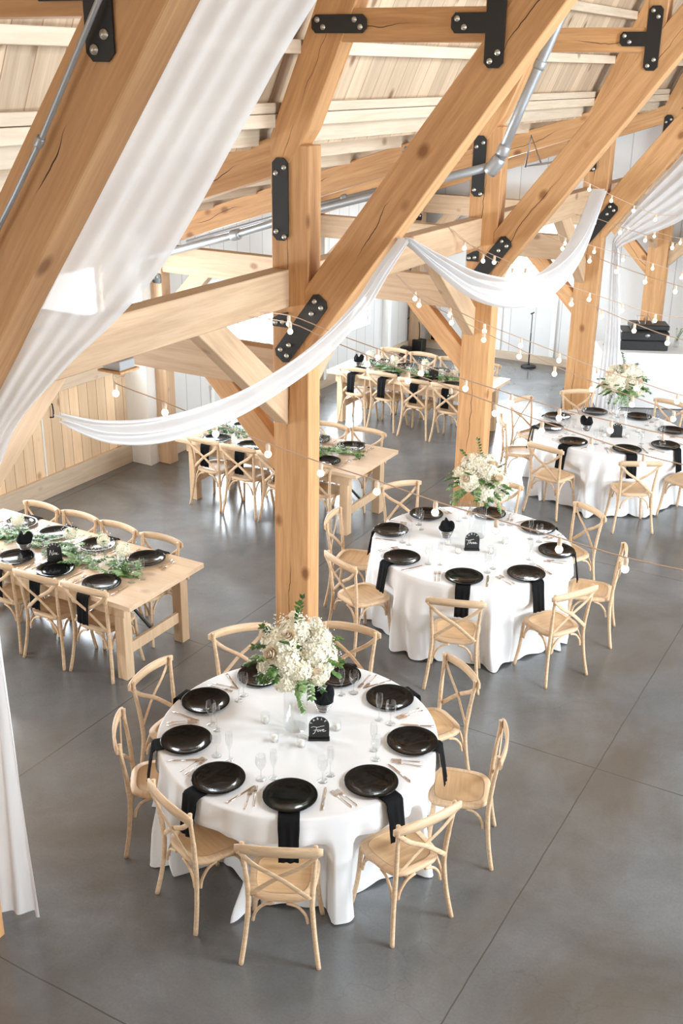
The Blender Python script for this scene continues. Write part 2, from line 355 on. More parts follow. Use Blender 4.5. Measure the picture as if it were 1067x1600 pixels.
wall_with_holes('wall_front', BARN, -3.2, -3, -9.4, 9.4, 0, 9, FWIN_ADDED, 'X')
nwin = 0
def window(x, y, z0, z1, half, axis, ins):
    global nwin; nwin += 1
    n = 'window_%d' % nwin  # stem serves real windows and those added for their light
    fr = MB(); t = .05
    def bx(mb, a, b, c, d, dep=.05):
        if axis == 'Y': mb.box(x - dep, x + dep, a, b, c, d)
        else: mb.box(a, b, y - dep, y + dep, c, d)
    cen = y if axis == 'Y' else x
    a, b = cen - half, cen + half
    bx(fr, a + .001, a + t, z0 + .001, z1 - .001); bx(fr, b - t, b - .001, z0 + .001, z1 - .001); bx(fr, a + t, b - t, z0 + .001, z0 + t, .048); bx(fr, a + t, b - t, z1 - t, z1 - .001, .048)
    bx(fr, cen - .015, cen + .015, z0 + t, z1 - t, .02)
    f = S(obj(n, fr, WHITEP))
    p = MB(); bx(p, a + t, b - t, z0 + t, z1 - t, .004); obj('pane', p, PANE, f)
    return f
for h in LW: window(XW - .1, (h[0] + h[1]) / 2, h[2], h[3], (h[1] - h[0]) / 2, 'Y', 1)
window((BWIN[0] + BWIN[1]) / 2, BW + .1, BWIN[2], BWIN[3], (BWIN[1] - BWIN[0]) / 2, 'X', 1)
window(5.5, BW + .1, 1.0, 2.5, .9, 'X', 1)
for h in DW: window(-9.17, (h[0] + h[1]) / 2, h[2], h[3], (h[1] - h[0]) / 2, 'Y', 1)
for h in FWIN_ADDED: window((h[0] + h[1]) / 2, -3.1, h[2], h[3], (h[1] - h[0]) / 2, 'X', 1)
for h in RW_ADDED: window(8.85, (h[0] + h[1]) / 2, h[2], h[3], (h[1] - h[0]) / 2, 'Y', 1)
# baseboards and casings
S(obj('baseboard_left', MB().box(XW, XW + .05, 10.55, BW, 0, .17), PURL, bevel=.004))
S(obj('baseboard_back', MB().box(-9.3, -9.25, 0, 13, 0, .14), TIMBP, rot=(0, 0, 0))).rotation_euler = (0, 0, -PI / 2)
bb = bpy.data.objects['baseboard_back']; bb.location = (-8.75, BW - .03 + 9.275 * 0 , 0)
bb.data = MB().box(0, .03, 0, 17.5, 0, .14).mesh('baseboard_back'); bb.data.materials.append(PURL); bb.location = (XW, BW, 0)
S(obj('baseboard_barn', MB().box(-9.05, -9.0, 3, 10.3, 0, .26), PURL, bevel=.004))
S(obj('trim_1', MB().box(-9.05, -9.0, 3, 10.3, 1.24, 1.40), PURL, bevel=.004))
S(obj('trim_2', MB().box(-8.949, -8.70, 10.302, 10.478, 0, 2.95), WHITEP))
# back door-like framed panel below the window
m = MB()
for a, b, c, d in ((-7.13, -7.05, .145, 2.45), (-6.13, -6.05, .145, 2.45), (-7.049, -6.131, .98, 1.055), (-7.13, -6.05, 2.451, 2.53)): m.box(a, b, BW - .03, BW - .001, c, d)
S(obj('trim_3', m, WHITEP))
m = MB(); m.box(XW + .001, XW + .03, 11.67, 11.75, .175, 2.15); m.box(XW + .001, XW + .03, 13.25, 13.33, .175, 2.15); m.box(XW + .001, XW + .03, 11.67, 13.33, 2.151, 2.25); m.box(XW + .001, XW + .05, 11.66, 13.34, .69, .749)
S(obj('trim_4', m, WHITEP))
m = MB(); m.box(XW, XW + .12, 14.55, 14.62, .17, 2.9); m.box(XW, XW + .12, 16.75, 16.85, .17, 2.9)
S(obj('trim_5', m, WHITEP))
# sliding door hardware on the barn wall
for yy in (8.72, 8.95):
    h = thing('door_pull', 'black iron pull handle on the pine barn door, %s one' % ('left' if yy < 8.8 else 'right'), 'door handle', (-9.05, yy, .95))
    obj('grip', MB().tube([(0, 0, 0), (.05, 0, .01), (.06, 0, .08), (.05, 0, .17), (0, 0, .18)], .009), BLACK, h)
S(obj('trim_6', MB().box(-9.05, -9.035, 8.79, 8.81, .02, 1.24), WHITEP))

# roof
def steepx(z): return -4.52 + (z - 4.35) / 2.27
def roofplane(name, p0, p1, y0, y1, th, mat):
    d = Vector((p1[0] - p0[0], 0, p1[1] - p0[1])); L = d.length
    a = -math.atan2(d.z, d.x)
    return obj(name, MB().box(0, L, y0, y1, 0, th), mat, loc=(p0[0], 0, p0[1]), rot=(0, a, 0))
def rz(x): return 4.34 + .322 * (x + 4.53)
ceil = S(roofplane('ceiling', (steepx(4.25) - .13, 4.25), (steepx(7.3) - .13, 7.3), -3, BW, .03, DECK))
S(roofplane('ceiling_aisle', (-9.3, rz(-9.3) + .13), (-4.62, rz(-4.62) + .13), -3, BW, .03, DECK))
S(roofplane('ceiling_upper', (steepx(7.3) - .13, 7.3), (0, 8.7), -3, BW, .03, DECK))
S(roofplane('ceiling_upper_right', (0, 8.7), (-steepx(7.3) + .13, 7.3), -3, BW, .03, DECK))
DORM_ADDED = [(5.4, 8.6), (9.6, 12.4), (13.4, 15.8)]  # unseen roof openings, invented for light from the high right
RT = Vector((-steepx(7.3) + .13, 0, 7.3)); RB = Vector((-steepx(4.25) + .13, 0, 4.25)); RD = (RB - RT).normalized(); RL = (RB - RT).length; RA = -math.atan2(RD.z, RD.x)
dm = MB(); cur = -3
for a_, b_ in DORM_ADDED + [(BW, BW)]:
    dm.box(0, RL, cur, a_, 0, .03)
    if b_ > a_: dm.box(0, .5, a_, b_, 0, .03); dm.box(2.75, RL, a_, b_, 0, .03)
    cur = b_
S(obj('ceiling_right', dm, DECK, loc=RT, rot=(0, RA, 0)))
for a_, b_ in DORM_ADDED:
    nwin += 1; f_ = MB()
    for p_ in ((.501, .57, a_ + .001, b_ - .001), (2.68, 2.749, a_ + .001, b_ - .001), (.57, 2.68, a_ + .001, a_ + .07), (.57, 2.68, b_ - .07, b_ - .001), (.57, 2.68, (a_ + b_) / 2 - .03, (a_ + b_) / 2 + .03)): f_.box(*p_, 0, .08)
    wf = S(obj('window_%d' % nwin, f_, WHITEP, loc=RT, rot=(0, RA, 0)))  # frame of an added, unseen roof window
    obj('pane', MB().box(.57, 2.68, a_ + .07, b_ - .07, .02, .028), PANE, wf)
S(roofplane('ceiling_aisle_right', (4.62, rz(-4.62) + .13), (9.3, rz(-9.3) + .13), -3, BW, .03, DECK))
S(obj('trim_7', MB().box(-4.68, -4.62, -3, BW, 4.28, 4.48), PURL))
npl = 0
TY = [-.39, 3.23, 6.85, 10.47, 14.09, 17.71]
def trim(mb, mat, bevel=.004):
    global npl; npl += 1
    return S(obj('trim_%d' % (7 + npl), mb, mat, bevel=bevel))
for z in (4.455, 4.54, 4.94, 5.43, 5.92, 6.4):
    x = steepx(z)
    sz = .045 if z not in (4.54,) else .035
    trim(MB().box(x - .13, x + (-.0 if z != 4.54 else -.04), -2.9, BW - .02, z - sz, z + sz), PURL)
for x in (-4.75, -5.35, -5.95, -6.55, -7.15, -7.75, -8.35):
    trim(MB().box(x - .045, x + .045, -2.9, BW - .02, rz(x) - .015, rz(x) + .13), PURL)

# ------------------------------------------------------------------ timber frame
OX = -4.36
def pris(name, poly, y0, y1, parent, mat=TIMB, ang=None, plane='xz', bevel=.006, off=(OX, 0)):
    """polygon in the truss plane; object turned so the grain follows the member"""
    if ang is None:
        a, b = poly[0], poly[1]; ang = math.atan2(b[1] - a[1], b[0] - a[0])
    c, s = math.cos(ang), math.sin(ang); cx = sum(p[0] for p in poly) / len(poly); cz = sum(p[1] for p in poly) / len(poly)
    loc = [((p[0] - cx) * c + (p[1] - cz) * s, -(p[0] - cx) * s + (p[1] - cz) * c) for p in poly]
    if plane == 'xz':
        return obj(name, MB().prism(loc, y0, y1), mat, parent, loc=(cx - off[0], 0, cz), rot=(0, -ang, 0), bevel=bevel)
    # plane yz : poly = (y,z), extruded in x ; local x along member
    mb = MB().prism(loc, -y1, -y0)
    return obj(name, mb, mat, parent, loc=(0, cx - off[1], cz), rot=Euler((0, -ang, PI / 2)), bevel=bevel)
def chamf(w, h, c):
    a, b = w / 2, h / 2
    return [(-a, -b + c), (-a + c, -b), (a - c, -b), (a, -b + c), (a, b - c), (a - c, b), (-a + c, b), (-a, b - c)]
def plate(parent, poly, bolts, y, ang=0, loc=(0, 0)):
    p = obj('steel_plate', MB().prism(poly, -.008, 0), BLACK, parent, loc=(loc[0] - OX, y, loc[1]), rot=(0, -ang, 0))
    for bx_, bz in bolts:
        M = Matrix.Translation((bx_, -.008, bz)) @ Matrix.Rotation(PI / 2, 4, 'X')
        obj('bolt', MB().lathe([(0.0001, .016), (.009, .016), (.009, .006), (.018, .006), (.018, 0)], 12, M), BOLT, p)
    return p
def make_truss():
    t = thing('timber_truss', '', 'timber truss', (OX, 0, 0))
    pris('post', [(-4.52, 0), (-4.52, 4.0), (-4.52, 4.30), (-4.20, 4.30), (-4.20, 0)], 0, .175, t, ang=PI / 2)
    zt = 6.7
    pris('rafter', [(-4.52, 3.95), (-4.522, 4.35), (steepx(zt), zt), (steepx(zt) + .31, zt), (-4.20, 4.40)], -.004, .171, t, ang=math.atan(2.27))
    pris('diagonal_strut', [(-4.23, 2.77), (-1.3, 2.77 + 1.325 * 2.93), (-1.62, 2.77 + 1.325 * 2.93), (-4.23, 3.30)], -.006, .172, t, ang=math.atan(1.325))
    pris('collar_beam', [(-4.0, 4.97), (-2.85, 4.97), (-2.85, 5.175), (-3.92, 5.175)], 0, .165, t, ang=0)
    pris('king_strut', [(-2.92, 4.85), (-2.92, 6.6), (-2.745, 6.6), (-2.745, 5.1)], -.001, .166, t, ang=PI / 2)
    pris('tie_beam', [(-8.6, 2.48), (-4.45, 2.48), (-4.45, 2.80), (-8.6, 2.80)], .02, .155, t, TIMBP, ang=0)
    pris('knee_brace', [(-5.22, 2.49), (-4.94, 2.49), (-4.50, 2.05), (-4.50, 1.77)], .03, .145, t, ang=-PI / 4)
    pris('knee_brace', [(-8.53, 1.78), (-8.53, 2.06), (-8.1, 2.49), (-7.82, 2.49)], .03, .145, t, TIMBP, ang=PI / 4)
    pris('wall_post', [(-8.70, 0), (-8.70, 3.0), (-8.52, 3.0), (-8.52, 0)], .0, .17, t, TIMBP, ang=PI / 2)
    pris('aisle_rafter', [(-8.95, rz(-8.95) - .265), (-4.50, rz(-4.50) - .265), (-4.50, rz(-4.50)), (-8.95, rz(-8.95))], .0, .165, t, ang=math.atan(.322))
    Y = -.008
    plate(t, chamf(.135, .58, .035), [(-.035, .185), (.035, .225), (-.035, -.225), (.035, -.26)], Y, 0, (-4.432, 3.92))
    plate(t, chamf(.63, .15, .035), [(.25, .035), (.25, -.035), (.16, .0), (-.25, .035), (-.25, -.035), (-.17, 0)], Y - .003, R(53), (-4.258, 2.995))
    plate(t, chamf(.42, .115, .03), [(-.165, .025), (-.12, -.02), (.12, .025), (.165, -.02)], Y, 0, (-3.96, 5.08))
    plate(t, [(-3.14, 5.05), (-3.115, 5.02), (-2.905, 5.02), (-2.905, 4.85), (-2.875, 4.82), (-2.805, 4.82), (-2.775, 4.85), (-2.775, 5.32), (-2.805, 5.35), (-2.875, 5.35), (-2.905, 5.32), (-2.905, 5.14), (-3.115, 5.14), (-3.14, 5.11)],
          [(-3.10, 5.105), (-3.05, 5.055), (-2.865, 4.86), (-2.815, 4.91), (-2.865, 5.31), (-2.815, 5.26)], Y - .003, 0, (0, 0))
    plate(t, [(-4.51, 2.99), (-4.375, 2.99), (-4.375, 3.11), (-4.44, 3.09), (-4.51, 3.05)], [(-4.48, 3.02), (-4.42, 3.03)], Y, 0, (0, 0))
    plate(t, chamf(.13, .12, .02), [(-.03, 0), (.03, .02)], Y, 0, (-8.585, 2.40))
    return t
TL = ['timber truss frame nearest the camera, filling the upper left corner', 'timber truss frame with the big post behind the front round table',
      'timber truss frame with the cracked post behind the middle round table', 'timber truss frame with the post beside the far round table',
      'timber truss frame standing against the white back wall']
for k in range(5):
    inst('truss', make_truss, TL[k], (OX, TY[k + 1], 0), 0, 'timber truss frames in a row')
# back frame carries a beam to the right as well
t = thing('wall_beam', 'timber beam with knee brace running right along the back wall', 'beam', (OX, 17.71, 0))
pris('beam', [(-4.2, 2.78), (-.5, 2.78), (-.5, 3.10), (-4.2, 3.10)], .02, .155, t, TIMBP, ang=0)
pris('knee_brace', [(-4.2, 1.93), (-4.2, 2.2), (-3.65, 2.79), (-3.36, 2.79)], .03, .145, t, TIMBP, ang=PI / 4)
plate(t, [(-4.31, 2.72), (-4.24, 2.70), (-4.20, 2.74), (-4.20, 2.98), (-3.98, 2.98), (-3.95, 3.01), (-3.95, 3.07), (-3.98, 3.10), (-4.31, 3.10)], [(-4.02, 3.03), (-4.06, 3.06), (-4.26, 2.75)], -.01, 0, (0, 0))
# tie beams along the row (one per bay) with knee braces
def make_yb():
    t = thing('bay_beam', '', 'beam', (OX, 0, 0))
    b = obj('beam', MB().box(0, 3.44, -.0775, .0775, -.14, .14), TIMBP, t, loc=(-.0825, .178, 3.285), rot=(0, 0, PI / 2), bevel=.006)
    pris('knee_brace', [(2.5, 3.15), (2.83, 3.15), (3.62, 2.52), (3.62, 2.22)], -.145, -.02, t, TIMBP, ang=-R(42), plane='yz', off=(0, 0))
    pris('knee_brace', [(.175, 2.22), (.175, 2.52), (.96, 3.15), (1.28, 3.15)], -.145, -.02, t, TIMBP, ang=R(42), plane='yz', off=(0, 0))
    return t
YL = ['thick timber beam running from upper left to the big post', 'timber beam between the big post and the cracked post',
      'timber beam between the cracked post and the far post', 'timber beam from the far post to the back wall']
for k in range(4):
    inst('yb', make_yb, YL[k], (OX, TY[k + 1], 0), 0, 'timber beams along the post row')

# ------------------------------------------------------------------ pipes
def pipe(name, label, pts, r, parts=()):
    t = thing(name, label, 'pipe', pts[0])
    o = Vector(pts[0])
    obj('pipe_run', MB().tube([Vector(p) - o for p in pts], r, 14), PIPE, t)
    for nm, mb in parts: obj(nm, mb(o), PIPE, t)
    return t
def coll(p, d, r, L):
    p = Vector(p); d = Vector(d).normalized()
    return lambda o: MB().tube([p - o - d * L, p - o - d * L * .6, p - o + d * L * .6, p - o + d * L], [r * .9, r, r, r * .9], 14)
sd = Vector((1, 0, .3))
pipe('sprinkler_pipe', 'wide galvanised pipe sloping under the aisle roof', [(-8.7, 10.2, 2.63), (-7.21, 10.2, 3.06), (-6.11, 10.2, 3.42), (-5.06, 10.2, 3.71), (-4.16, 10.2, 3.96)], .042,
     [('coupling', coll((-7.21, 10.2, 3.06), sd, .062, .06)), ('elbow', coll((-4.16, 10.2, 3.96), (0.5, 0, .7), .07, .09)), ('hanger', lambda o: MB().tube([Vector((-5.1, 10.2, 3.75)) - o, Vector((-5.15, 10.2, 4.05)) - o], .012, 8))])
pipe('riser_pipe', 'wide galvanised riser pipe climbing right from the pipe elbow', [(-4.12, 10.2, 4.0), (-3.93, 10.2, 4.5), (-3.62, 10.2, 5.25), (-3.3, 10.2, 6.0)], .047,
     [('collar', coll((-4.08, 10.2, 4.1), (.36, 0, 1), .06, .05)), ('collar', coll((-3.78, 10.2, 4.86), (.4, 0, 1), .056, .04))])
pipe('branch_pipe', 'thin galvanised pipe above the wide sloping pipe', [(-8.0, 10.34, 2.9), (-6.16, 10.34, 3.46), (-5.05, 10.34, 3.77)], .022,
     [('clamp', coll((-5.9, 10.34, 3.54), sd, .034, .03)), ('hanger', lambda o: MB().tube([Vector((-5.2, 10.34, 4.08)) - o, Vector((-5.05, 10.34, 3.79)) - o], .02, 8)), ('hanger', lambda o: MB().tube([Vector((-4.75, 10.34, 4.25)) - o, Vector((-4.75, 10.34, 3.88)) - o], .006, 6))])
pipe('rod_hanger', 'small triangular galvanised rod hanger right of the cracked post', [(-4.02, 10.65, 3.92), (-3.98, 10.65, 4.22), (-3.86, 10.65, 3.97), (-4.02, 10.65, 3.93), (-3.86, 10.65, 3.96), (-3.3, 10.65, 4.07)], .011)
pipe('conduit', 'thin grey conduit clipped along the left edge of the nearest diagonal timber', [(-3.62, 3.17, 3.93), (-3.29, 3.17, 4.33), (-3.12, 3.17, 4.55), (-2.82, 3.17, 4.98), (-2.6, 3.17, 5.3)], .0115,
     [('coupling', coll((-3.13, 3.17, 4.54), (.33, 0, .45), .019, .02))])
t = thing('floodlight', 'small galvanised box light fixed under the thick timber beam', 'light', (-4.42, 4.98, 3.145))
obj('box', MB().box(-.07, .07, -.07, .07, -.06, 0), PIPE, t, bevel=.004)
obj('gasket', MB().box(-.09, .09, -.09, .09, -.072, -.06), TIMB, t)
obj('lens', MB().lathe([(.0001, -.12), (.03, -.115), (.045, -.09), (.045, -.072)], 16), GLASS, t)

# ------------------------------------------------------------------ drapes
def ribbon(name, label, U, Lw, folds, depth, nrm=Vector((0, 1, 0)), n=10, m=60, mat=SHEER, hem=0):
    U = catmull(U, n); Lw = catmull(Lw, n); rows = []
    for i, (a, b) in enumerate(zip(U, Lw)):
        row = []; w = (b - a).length
        d = depth if not callable(depth) else depth(i / (len(U) - 1))
        for k in range(m + 1):
            t = k / m
            off = math.sin(t * folds * 2 * PI + i * .02) * d + math.sin(t * folds * 4.7 + 1.3 + i * .015) * d * .5
            row.append(a.lerp(b, t) + nrm * off)
        rows.append(row)
    o = obj(name, MB().grid(rows), mat); tag(o, label, 'drape'); return o
ribbon('sheer_drape', 'wide sheer white drape under the nearest diagonal timber, falling to the floor at left',
       [(-1.6, 3.40, 6.2), (-2.55, 3.40, 5.03), (-2.87, 3.40, 4.62), (-3.31, 3.40, 4.07), (-3.57, 3.40, 3.74), (-3.9, 3.41, 3.3), (-4.10, 3.42, 2.9), (-4.16, 3.43, 2.45), (-4.38, 3.42, 1.2), (-4.62, 3.40, .01)],
       [(-1.15, 3.40, 6.1), (-2.05, 3.40, 5.02), (-2.32, 3.40, 4.66), (-2.70, 3.40, 4.14), (-2.98, 3.40, 3.86), (-3.35, 3.41, 3.56), (-3.72, 3.42, 3.18), (-3.95, 3.43, 2.6), (-4.03, 3.52, 1.2), (-4.10, 3.62, .03)],
       4.5, lambda t: .007 + .04 * max(0, t - .6), n=12)
def swag(name, label, pts, h, folds, depth):
    U = []; Lw = []; n = len(pts) - 1
    for i, p in enumerate(pts):
        k = h[i]; U.append((p[0], p[1], p[2] + k / 2)); Lw.append((p[0] + .05, p[1], p[2] - k / 2))
    return ribbon(name, label, U, Lw, folds, depth, Vector((1, 0, 0)), n=10, m=44)
swag('swag_drape', 'thin white drape swagging from the nearest truss across the big post',
     [(-3.42, 3.42, 3.34), (-3.40, 3.69, 3.21), (-3.40, 4.11, 3.11), (-3.40, 4.66, 3.075), (-3.40, 5.18, 3.115), (-3.40, 5.68, 3.205), (-3.41, 6.17, 3.37), (-3.43, 6.51, 3.55), (-3.47, 6.9, 3.71)],
     [.06, .11, .13, .13, .125, .12, .10, .07, .03], 2.5, .022)
swag('swag_drape', 'white folded drape swagging between the big diagonal timber and the next one',
     [(-3.47, 6.9, 3.71), (-3.40, 7.25, 3.52), (-3.36, 7.95, 3.24), (-3.34, 8.8, 3.05), (-3.32, 9.6, 3.03), (-3.30, 10.25, 3.25), (-3.25, 10.62, 3.74)],
     [.04, .12, .22, .26, .26, .2, .06], 3.5, .05)
ribbon('sheer_drape', 'white drape under the far right diagonal timber, falling beside the far post',
       [(-2.3, 14.25, 5.2), (-2.9, 14.25, 4.5), (-3.36, 14.25, 3.88), (-3.8, 14.22, 3.30), (-4.06, 14.2, 2.9), (-4.10, 14.2, 2.6), (-4.08, 14.22, 1.4), (-4.14, 14.25, .02)],
       [(-2.1, 14.3, 4.3), (-2.75, 14.3, 3.6), (-3.26, 14.3, 3.10), (-3.75, 14.25, 2.84), (-3.99, 14.2, 2.70), (-3.98, 14.2, 2.55), (-3.86, 14.25, 1.4), (-3.78, 14.3, .03)],
       5, lambda t: .03 if t < .5 else .02, n=10)

# ------------------------------------------------------------------ string lights
BULBS = dict(
S1=[(-4.26, 4.76, 3.0), (-3.92, 4.79, 2.93), (-3.58, 4.82, 2.85), (-3.24, 4.85, 2.78), (-2.91, 4.88, 2.72), (-2.57, 4.91, 2.67), (-2.23, 4.94, 2.61), (-1.89, 4.97, 2.57), (-1.55, 5.0, 2.53), (-1.21, 5.03, 2.49)],
S2=[(-4.27, 6.69, 3.06), (-3.89, 6.71, 2.97), (-3.54, 6.72, 2.9), (-3.2, 6.73, 2.83), (-2.86, 6.74, 2.77), (-2.52, 6.74, 2.72), (-2.18, 6.75, 2.67), (-1.83, 6.76, 2.64), (-1.49, 6.77, 2.61)],
S3=[(-4.22, 6.63, 3.02), (-3.88, 6.59, 2.95), (-3.53, 6.55, 2.89), (-3.19, 6.51, 2.83), (-2.85, 6.47, 2.78), (-2.51, 6.43, 2.73), (-2.17, 6.39, 2.68), (-1.83, 6.35, 2.64), (-1.49, 6.32, 2.6)],
S4=[(-4.2, 8.65, 2.93), (-3.87, 8.68, 2.82), (-3.55, 8.71, 2.71), (-3.22, 8.74, 2.62), (-2.88, 8.77, 2.53), (-2.55, 8.8, 2.44), (-2.22, 8.84, 2.37), (-1.88, 8.87, 2.3)],
S5=[(-4.13, 8.59, 2.89), (-3.78, 8.52, 2.79), (-3.44, 8.44, 2.7), (-3.09, 8.37, 2.62), (-2.75, 8.29, 2.54), (-2.41, 8.22, 2.48), (-2.06, 8.14, 2.43), (-1.72, 8.07, 2.39)],
S6=[(-4.28, 9.86, 3.21), (-4.0, 9.95, 3.09), (-3.71, 10.04, 2.98), (-3.42, 10.14, 2.87), (-3.12, 10.24, 2.78), (-2.82, 10.34, 2.69), (-2.52, 10.44, 2.61)],
S7=[(-4.12, 9.96, 3.09), (-3.78, 9.87, 3.0), (-3.44, 9.77, 2.91), (-3.11, 9.68, 2.83), (-2.79, 9.58, 2.77), (-2.46, 9.49, 2.7), (-2.14, 9.4, 2.65)],
S8=[(-4.24, 12.74, 2.91), (-3.98, 13.08, 2.79), (-3.72, 13.44, 2.67), (-3.44, 13.81, 2.54), (-3.16, 14.19, 2.4)],
S9=[(-3.93, 11.74, 3.0), (-3.53, 11.47, 2.94), (-3.16, 11.22, 2.9), (-2.79, 10.97, 2.87), (-2.43, 10.73, 2.85)],
S10=[(-4.01, 12.75, 3.54), (-3.85, 13.13, 3.39), (-3.68, 13.52, 3.25), (-3.5, 13.90, 3.12)],
S11=[(-4.04, 14.69, 2.88), (-3.78, 15.06, 2.76), (-3.51, 15.43, 2.65)],
S12=[(-4.07, 13.27, 3.1), (-3.67, 13.01, 3.05), (-3.3, 12.76, 3.02), (-2.93, 12.52, 3.0)])
START = dict(S1=(-4.40, 4.98, 3.03), S2=(-4.40, 6.3, 3.20), S3=(-4.40, 6.2, 3.20), S4=(-4.40, 8.62, 3.15), S5=(-4.40, 8.66, 3.12), S6=(-4.36, 9.65, 3.43), S7=(-4.36, 9.72, 3.40), S8=(-4.36, 12.5, 3.10), S9=(-4.3, 11.95, 3.12), S10=(-4.12, 12.5, 3.68), S11=(-4.25, 14.35, 3.05), S12=(-4.36, 13.4, 3.17))
OFF = {('S2', 1), ('S3', 4), ('S1', 7), ('S2', 8), ('S4', 5)}
SLAB = dict(S1='string of globe bulbs nearest the camera, starting at the box light', S2='upper string of the pair of globe bulbs crossing the big post', S3='lower string of the pair of globe bulbs crossing the big post',
 S4='upper string of the globe bulb pair crossing the cracked post', S5='lower string of the globe bulb pair crossing the cracked post', S6='upper string of globe bulbs passing over the folded white swag', S7='lower string of globe bulbs passing over the folded white swag',
 S8='string of globe bulbs over the far round table towards the black cases', S9='string of globe bulbs crossing in front of the far post', S10='highest string of globe bulbs near the right edge', S11='short string of globe bulbs by the far white drape', S12='string of globe bulbs just below the far white drape')
bm_ = MB().lathe([(.0001, -.021), (.009, -.019), (.0165, -.0125), (.021, 0), (.0175, .0115), (.011, .019), (.0095, .024)], 16)
BULBME = bm_.mesh('bulb'); BULBME.materials.append(BULB)
BULBME2 = bm_.mesh('bulb'); BULBME2.materials.append(BULBOFF)
SOCKME = MB().lathe([(.0001, .064), (.011, .064), (.013, .045), (.012, .022), (.0001, .022)], 12).mesh('socket'); SOCKME.materials.append(SOCK)
for k, bl in BULBS.items():
    t = thing('string_light', SLAB[k], 'string light', START[k], 0, 'strings of globe bulbs')
    o = Vector(START[k])
    last = Vector(bl[-1]) + Vector((0, 0, .064)); dl = Vector(bl[-1]) - Vector(bl[-2]); dl.z *= .3
    pts = [o] + [Vector(p) + Vector((0, 0, .064)) for p in bl] + [last + dl * q_ for q_ in (1, 2.2)]
    obj('cable', MB().tube([p - o for p in catmull(pts, 4)], .0038, 6), CABLE, t)
    for i, p in enumerate(bl):
        b = obj('bulb', BULBME2 if (k, i) in OFF else BULBME, None, t, loc=Vector(p) - o)
        obj('socket', SOCKME, None, b)

# ------------------------------------------------------------------ chair
def make_chair():
    t = thing('crossback_chair', '', 'chair')
    def rr_poly(s=1.0, y0=-.19, y1=.215):
        pts = []; wf, wb = .215 * s, .185 * s
        cy_ = (y0 + y1) / 2
        for k in range(48):
            a = 2 * PI * k / 48; c, s_ = math.cos(a), math.sin(a); e = .55
            x = math.copysign(abs(c) ** e, c); y = math.copysign(abs(s_) ** e, s_)
            w = wb + (wf - wb) * (y + 1) / 2
            pts.append((x * w, cy_ + y * (y1 - y0) / 2 * s))
        return pts
    P0 = rr_poly(.97); P1 = rr_poly(1.0); P2 = rr_poly(.80); 
    seat = MB().grid([[(x, y, .425) for x, y in P0], [(x, y, .432) for x, y in P1], [(x, y, .448) for x, y in P1], [(x, y, .457) for x, y in P0], [(x, y, .457) for x, y in P2]], closed=True)
    n = len(seat.v); seat.add([(x, y, .425) for x, y in P0], [tuple(range(48))])
    obj('seat', seat, CHAIRW, t)
    pan = MB().grid([[(x, y, .457) for x, y in rr_poly(.79)], [(x, y, .453) for x, y in rr_poly(.775)], [(x, y, .453) for x, y in rr_poly(.4)], [(x * .01, y * .01 + .01, .451) for x, y in rr_poly(.4)]], closed=True)
    obj('seat_panel', pan, SEATW, t)
    # curved top rail
    rows = []
    for i in range(17):
        u = -1 + 2 * i / 16; x = .246 * u; y = -.235 - .035 * (1 - u * u); zc = .835 + .012 * (1 - u * u)
        h = .031 * (1 - .35 * abs(u) ** 6); th = .0095 if abs(u) < .97 else .007
        rows.append([(x, y - th, zc - h), (x, y - th * 1.1, zc), (x, y - th, zc + h * .9), (x, y, zc + h), (x, y + th, zc + h * .9), (x, y + th * 1.1, zc), (x, y + th, zc - h), (x, y, zc - h * 1.05)])
    rl = MB().grid(rows, closed=True); rl.add(rows[0], [tuple(range(8))]); rl.add(rows[-1], [tuple(range(8))])
    obj('top_rail', rl, CHAIRW, t, weld=True)
    for s in (-1, 1):
        obj('rear_leg', MB().tube(catmull([(s * .205, -.222, .862), (s * .204, -.222, .80), (s * .190, -.200, .62), (s * .182, -.188, .47), (s * .185, -.187, .36), (s * .203, -.205, .17), (s * .226, -.235, 0)], 4), [.0135] * 8 + [.0155] * 10 + [.0145] * 7, 10), CHAIRW, t)
        obj('front_leg', MB().tube(catmull([(s * .178, .165, .43), (s * .182, .172, .30), (s * .192, .185, .15), (s * .212, .205, 0)], 4), .015, 10), CHAIRW, t)
    for s in (-1, 1):
        o_ = .006 * s
        pts = catmull([(s * .225, -.243 + o_, .822), (s * .13, -.238 + o_, .725), (0, -.226 + o_, .635), (-s * .10, -.210 + o_, .545), (-s * .172, -.197 + o_, .475)], 4)
        obj('cross_slat', MB().tube(pts, .0155, 8, sx=1.0, sy=.32, up=Vector((0, 1, 0))), CHAIRW, t)
    # arched braces under the seat, two curves per side
    def arc(a, b, zl, zt, ctrl):
        return catmull([a, ((a[0] * .85 + b[0] * .15), (a[1] * .85 + b[1] * .15), zl + (zt - zl) * .45), ((a[0] * .62 + b[0] * .38), (a[1] * .62 + b[1] * .38), zl + (zt - zl) * .85), b], 4)
    C_ = {'rl': (-.184, -.186), 'rr': (.184, -.186), 'fl': (-.181, .168), 'fr': (.181, .168)}
    for a, b in (('rl', 'rr'), ('rr', 'fr'), ('fr', 'fl'), ('fl', 'rl')):
        mb = MB()
        for p, q_ in ((C_[a], C_[b]), (C_[b], C_[a])):
            mid = (p[0] * .60 + q_[0] * .40, p[1] * .60 + q_[1] * .40)
            k = .07
            pin = (p[0] + (q_[0] - p[0]) * k, p[1] + (q_[1] - p[1]) * k)
            mb.tube(catmull([(pin[0], pin[1], .285), (pin[0] + (mid[0] - pin[0]) * .12, pin[1] + (mid[1] - pin[1]) * .12, .345), (pin[0] + (mid[0] - pin[0]) * .5, pin[1] + (mid[1] - pin[1]) * .5, .402), (mid[0], mid[1], .422)], 4), .0095, 8)
        obj('arch_brace', mb, CHAIRW, t)
    return t
